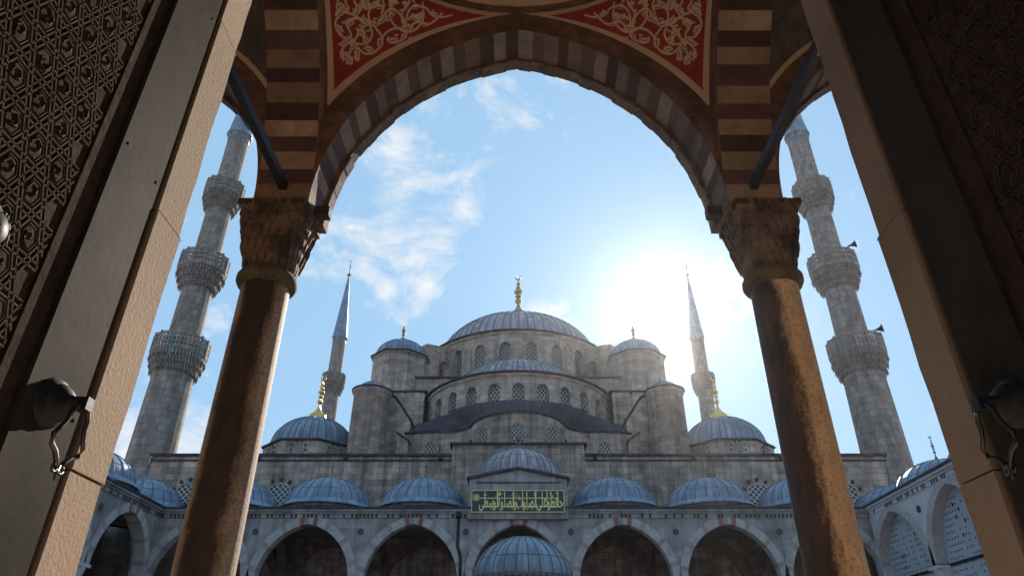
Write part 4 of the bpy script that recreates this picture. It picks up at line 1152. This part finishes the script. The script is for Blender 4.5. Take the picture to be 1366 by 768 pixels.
def make_leaf(sx, w, label):
    t = thing('door_leaf', label, 'door', (sx * (w + .08), 1.6, 0), 'open carved door leaves of the gate')
    xf = w + .010                     # face of the leaf, towards the passage
    X = lambda d: sx * (xf - d)      # d proud of the face
    def bx(mb, y0, y1, z0, z1, d0, d1, m=0): mb.box(*sorted((X(d0), X(d1))), y0, y1, z0, z1, m)
    ya, yb, yc = .55, 1.975, 2.40
    mb = MB(); bx(mb, ya, 2.10, .1, 6.2, -.12, -.028)
    # girih relief: three families of ridges over hexagonal bosses
    p = .108; KZ = 1.3
    nrm = [(cos(a), sin(a)) for a in (radians(90), radians(210), radians(330))]
    y0, y1, z0, z1 = ya + .02, yb - .02, .9, 6.1
    def ridge(P, Q, hw, h, m):
        d = Vector((Q[0] - P[0], Q[1] - P[1])); L = d.length
        if L < .01: return
        d /= L; n_ = Vector((-d.y, d.x)) * hw
        g = lambda p_, k, dep: (X(dep), p_[0] + n_.x * k, p_[1] + n_.y * k)
        mb.face([g(P, -1, -.028), g(Q, -1, -.028), g(Q, -.5, h), g(P, -.5, h)], m)
        mb.face([g(P, -.5, h), g(Q, -.5, h), g(Q, .5, h), g(P, .5, h)], m)
        mb.face([g(P, .5, h), g(Q, .5, h), g(Q, 1, -.028), g(P, 1, -.028)], m)
    def clip(c, n_):
        # line n.(y, z/KZ) = c, clipped to the panel
        pts = []
        for yy in (y0, y1):
            if abs(n_[1]) > 1e-6:
                zz = (c - n_[0] * yy) / n_[1] * KZ
                if z0 - 1e-9 <= zz <= z1 + 1e-9: pts.append((yy, zz))
        for zz in (z0, z1):
            if abs(n_[0]) > 1e-6:
                yy = (c - n_[1] * zz / KZ) / n_[0]
                if y0 <= yy <= y1: pts.append((yy, zz))
        if len(pts) < 2: return None
        pts.sort(); return pts[0], pts[-1]
    for n_ in nrm:
        for k in range(-90, 90):
            for off in (-.085, .085):
                s = clip((k + .5 + off) * p, n_)
                if s: ridge(s[0], s[1], .0062, -.0205, 1)
    rr = random.Random(5)
    for i in range(-30, 60):
        for j in range(-60, 60):
            # hexagon centre with n1.v = i p, n2.v = j p
            a, b = nrm[0], nrm[1]; det = a[0] * b[1] - a[1] * b[0]
            cy = (i * p * b[1] - a[1] * j * p) / det; cz = (a[0] * j * p - i * p * b[0]) / det * KZ
            if not (y0 + .04 < cy < y1 - .04 and z0 + .06 < cz < z1 - .06): continue
            R = p * .47
            outer = [(cy + R * cos(k * pi / 3 + 0), cz + KZ * R * sin(k * pi / 3)) for k in range(6)]
            inner = [(cy + R * .72 * cos(k * pi / 3), cz + KZ * R * .72 * sin(k * pi / 3)) for k in range(6)]
            for k in range(6):
                k2 = (k + 1) % 6
                mb.face([(X(-.028), *outer[k]), (X(-.028), *outer[k2]), (X(-.0205), *inner[k2]), (X(-.0205), *inner[k])], 0)
            mb.face([(X(-.0225), *q) for q in inner], 0)
            # curled leaf carved in the boss
            ph = rr.random() * 6
            pts = [(X(-.0215), cy + R * (.12 + .1 * q) * cos(ph + q * 1.1), cz + KZ * R * (.12 + .1 * q) * sin(ph + q * 1.1)) for q in range(6)]
            mb.tube(pts, .0055, 5, 1, True, False)
    bx(mb, 1.972, 2.084, .1, 6.2, -.027, -.019)
    pan = mb.build('carved_panel', ['carve', 'rib'], t, merge=False)
    mb = MB(); bx(mb, 2.085, yc, .1, 6.2, -.12, 0)
    for zc in [1.25 + 1.1 * k for k in range(5)]:
        for yy in (2.12, 2.37):
            mb.lathe([(.008, 0), (.006, .003), (0, .004)], 8)   # placeholder ring, moved below
            m = 8 * 2
            for q in range(len(mb.v) - (8 * 4 + 8 * 3), len(mb.v)):
                v = mb.v[q]; mb.v[q] = Vector((X(v.z), yy + v.x, zc + v.y))
    mb.build('stile', 'plate', t)
    mb = MB(); bx(mb, ya, ya + .03, .1, 6.2, -.028, -.005); mb.build('back_rail', 'plate', t)
    # knocker: domed boss, bracket and a pointed lyre-shaped ring with curled tip
    ky, kz = 2.225, 2.36
    def onface(mb, k0, yy, zz):
        for q in range(k0, len(mb.v)):
            v = mb.v[q]; mb.v[q] = Vector((X(v.z), yy + v.x, zz + v.y))
    mb = MB(); mb.lathe([(.088, 0), (.086, .008), (.083, .010), (.08, .02), (.068, .022), (.066, .035), (.05, .055), (.03, .065), (.022, .085), (.024, .11), (0, .115)], 28); onface(mb, 0, ky, kz)
    mb.obox((X(.115), ky, kz - .005), .022, .02, .022)
    kn = mb.build('door_knocker', 'iron', t)
    if sx < 0: kn['label'] = 'black iron knocker with lyre shaped ring'
    mb = MB()
    half = [(.012, .0), (.032, -.012), (.048, -.04), (.050, -.07), (.066, -.10), (.082, -.125), (.072, -.155), (.042, -.17), (.022, -.19), (.006, -.215)]
    for s_ in (-1, 1):
        mb.tube([(X(.118 - .02 * (-z) / .215), ky + s_ * y_ * 1.05, kz - .01 + z) for y_, z in half], .0085, 8)
        mb.tube([(X(.10), ky + s_ * (.006 + .012 * (1 - cos(a))) , kz - .228 - .012 * sin(a)) for a in [k * .6 for k in range(9)]], .0055, 6)
    mb.tube([(X(.10), ky, kz - .215), (X(.10), ky, kz - .265)], [.008, .003], 6)
    mb.build('knocker_ring', 'aged_iron', kn)
    # round chased boss further in on the carved panel
    mb = MB(); mb.lathe([(.10, -.02), (.095, .012), (.075, .022), (.06, .03), (.05, .05), (.02, .066), (0, .07)], 24); onface(mb, 0, 1.66, 2.70)
    for k in range(12):
        a = 2 * pi * k / 12
        mb.tube([(X(.015), 1.66 + .095 * cos(a), 2.70 + .095 * sin(a)), (X(.045), 1.66 + .055 * cos(a + .3), 2.70 + .055 * sin(a + .3))], .006, 5)
    mb.build('door_boss', 'iron', t)
    return t
make_leaf(-1, WLt, 'open door leaf on the left, sun raking over its carved pattern')
make_leaf(1, WRt, 'open door leaf on the right, its carved pattern in deep shade')

# ------------------------------------------------------------------ air
mb = MB(); mb.box(-3100, 3100, -3100, 5100, -1, 66)
hz = mb.build('haze', 'iron'); hz['kind'] = 'stuff'; hz.data.materials.clear()
hm = bpy.data.materials.new('air'); hm.use_nodes = True; t = hm.node_tree; t.nodes.clear()
pv = N(t, 'ShaderNodeVolumePrincipled'); pv.inputs['Color'].default_value = (.95, .95, .97, 1); pv.inputs['Density'].default_value = .00010; pv.inputs['Anisotropy'].default_value = .86
om = N(t, 'ShaderNodeOutputMaterial'); t.links.new(pv.outputs[0], om.inputs['Volume']); hz.data.materials.append(hm)
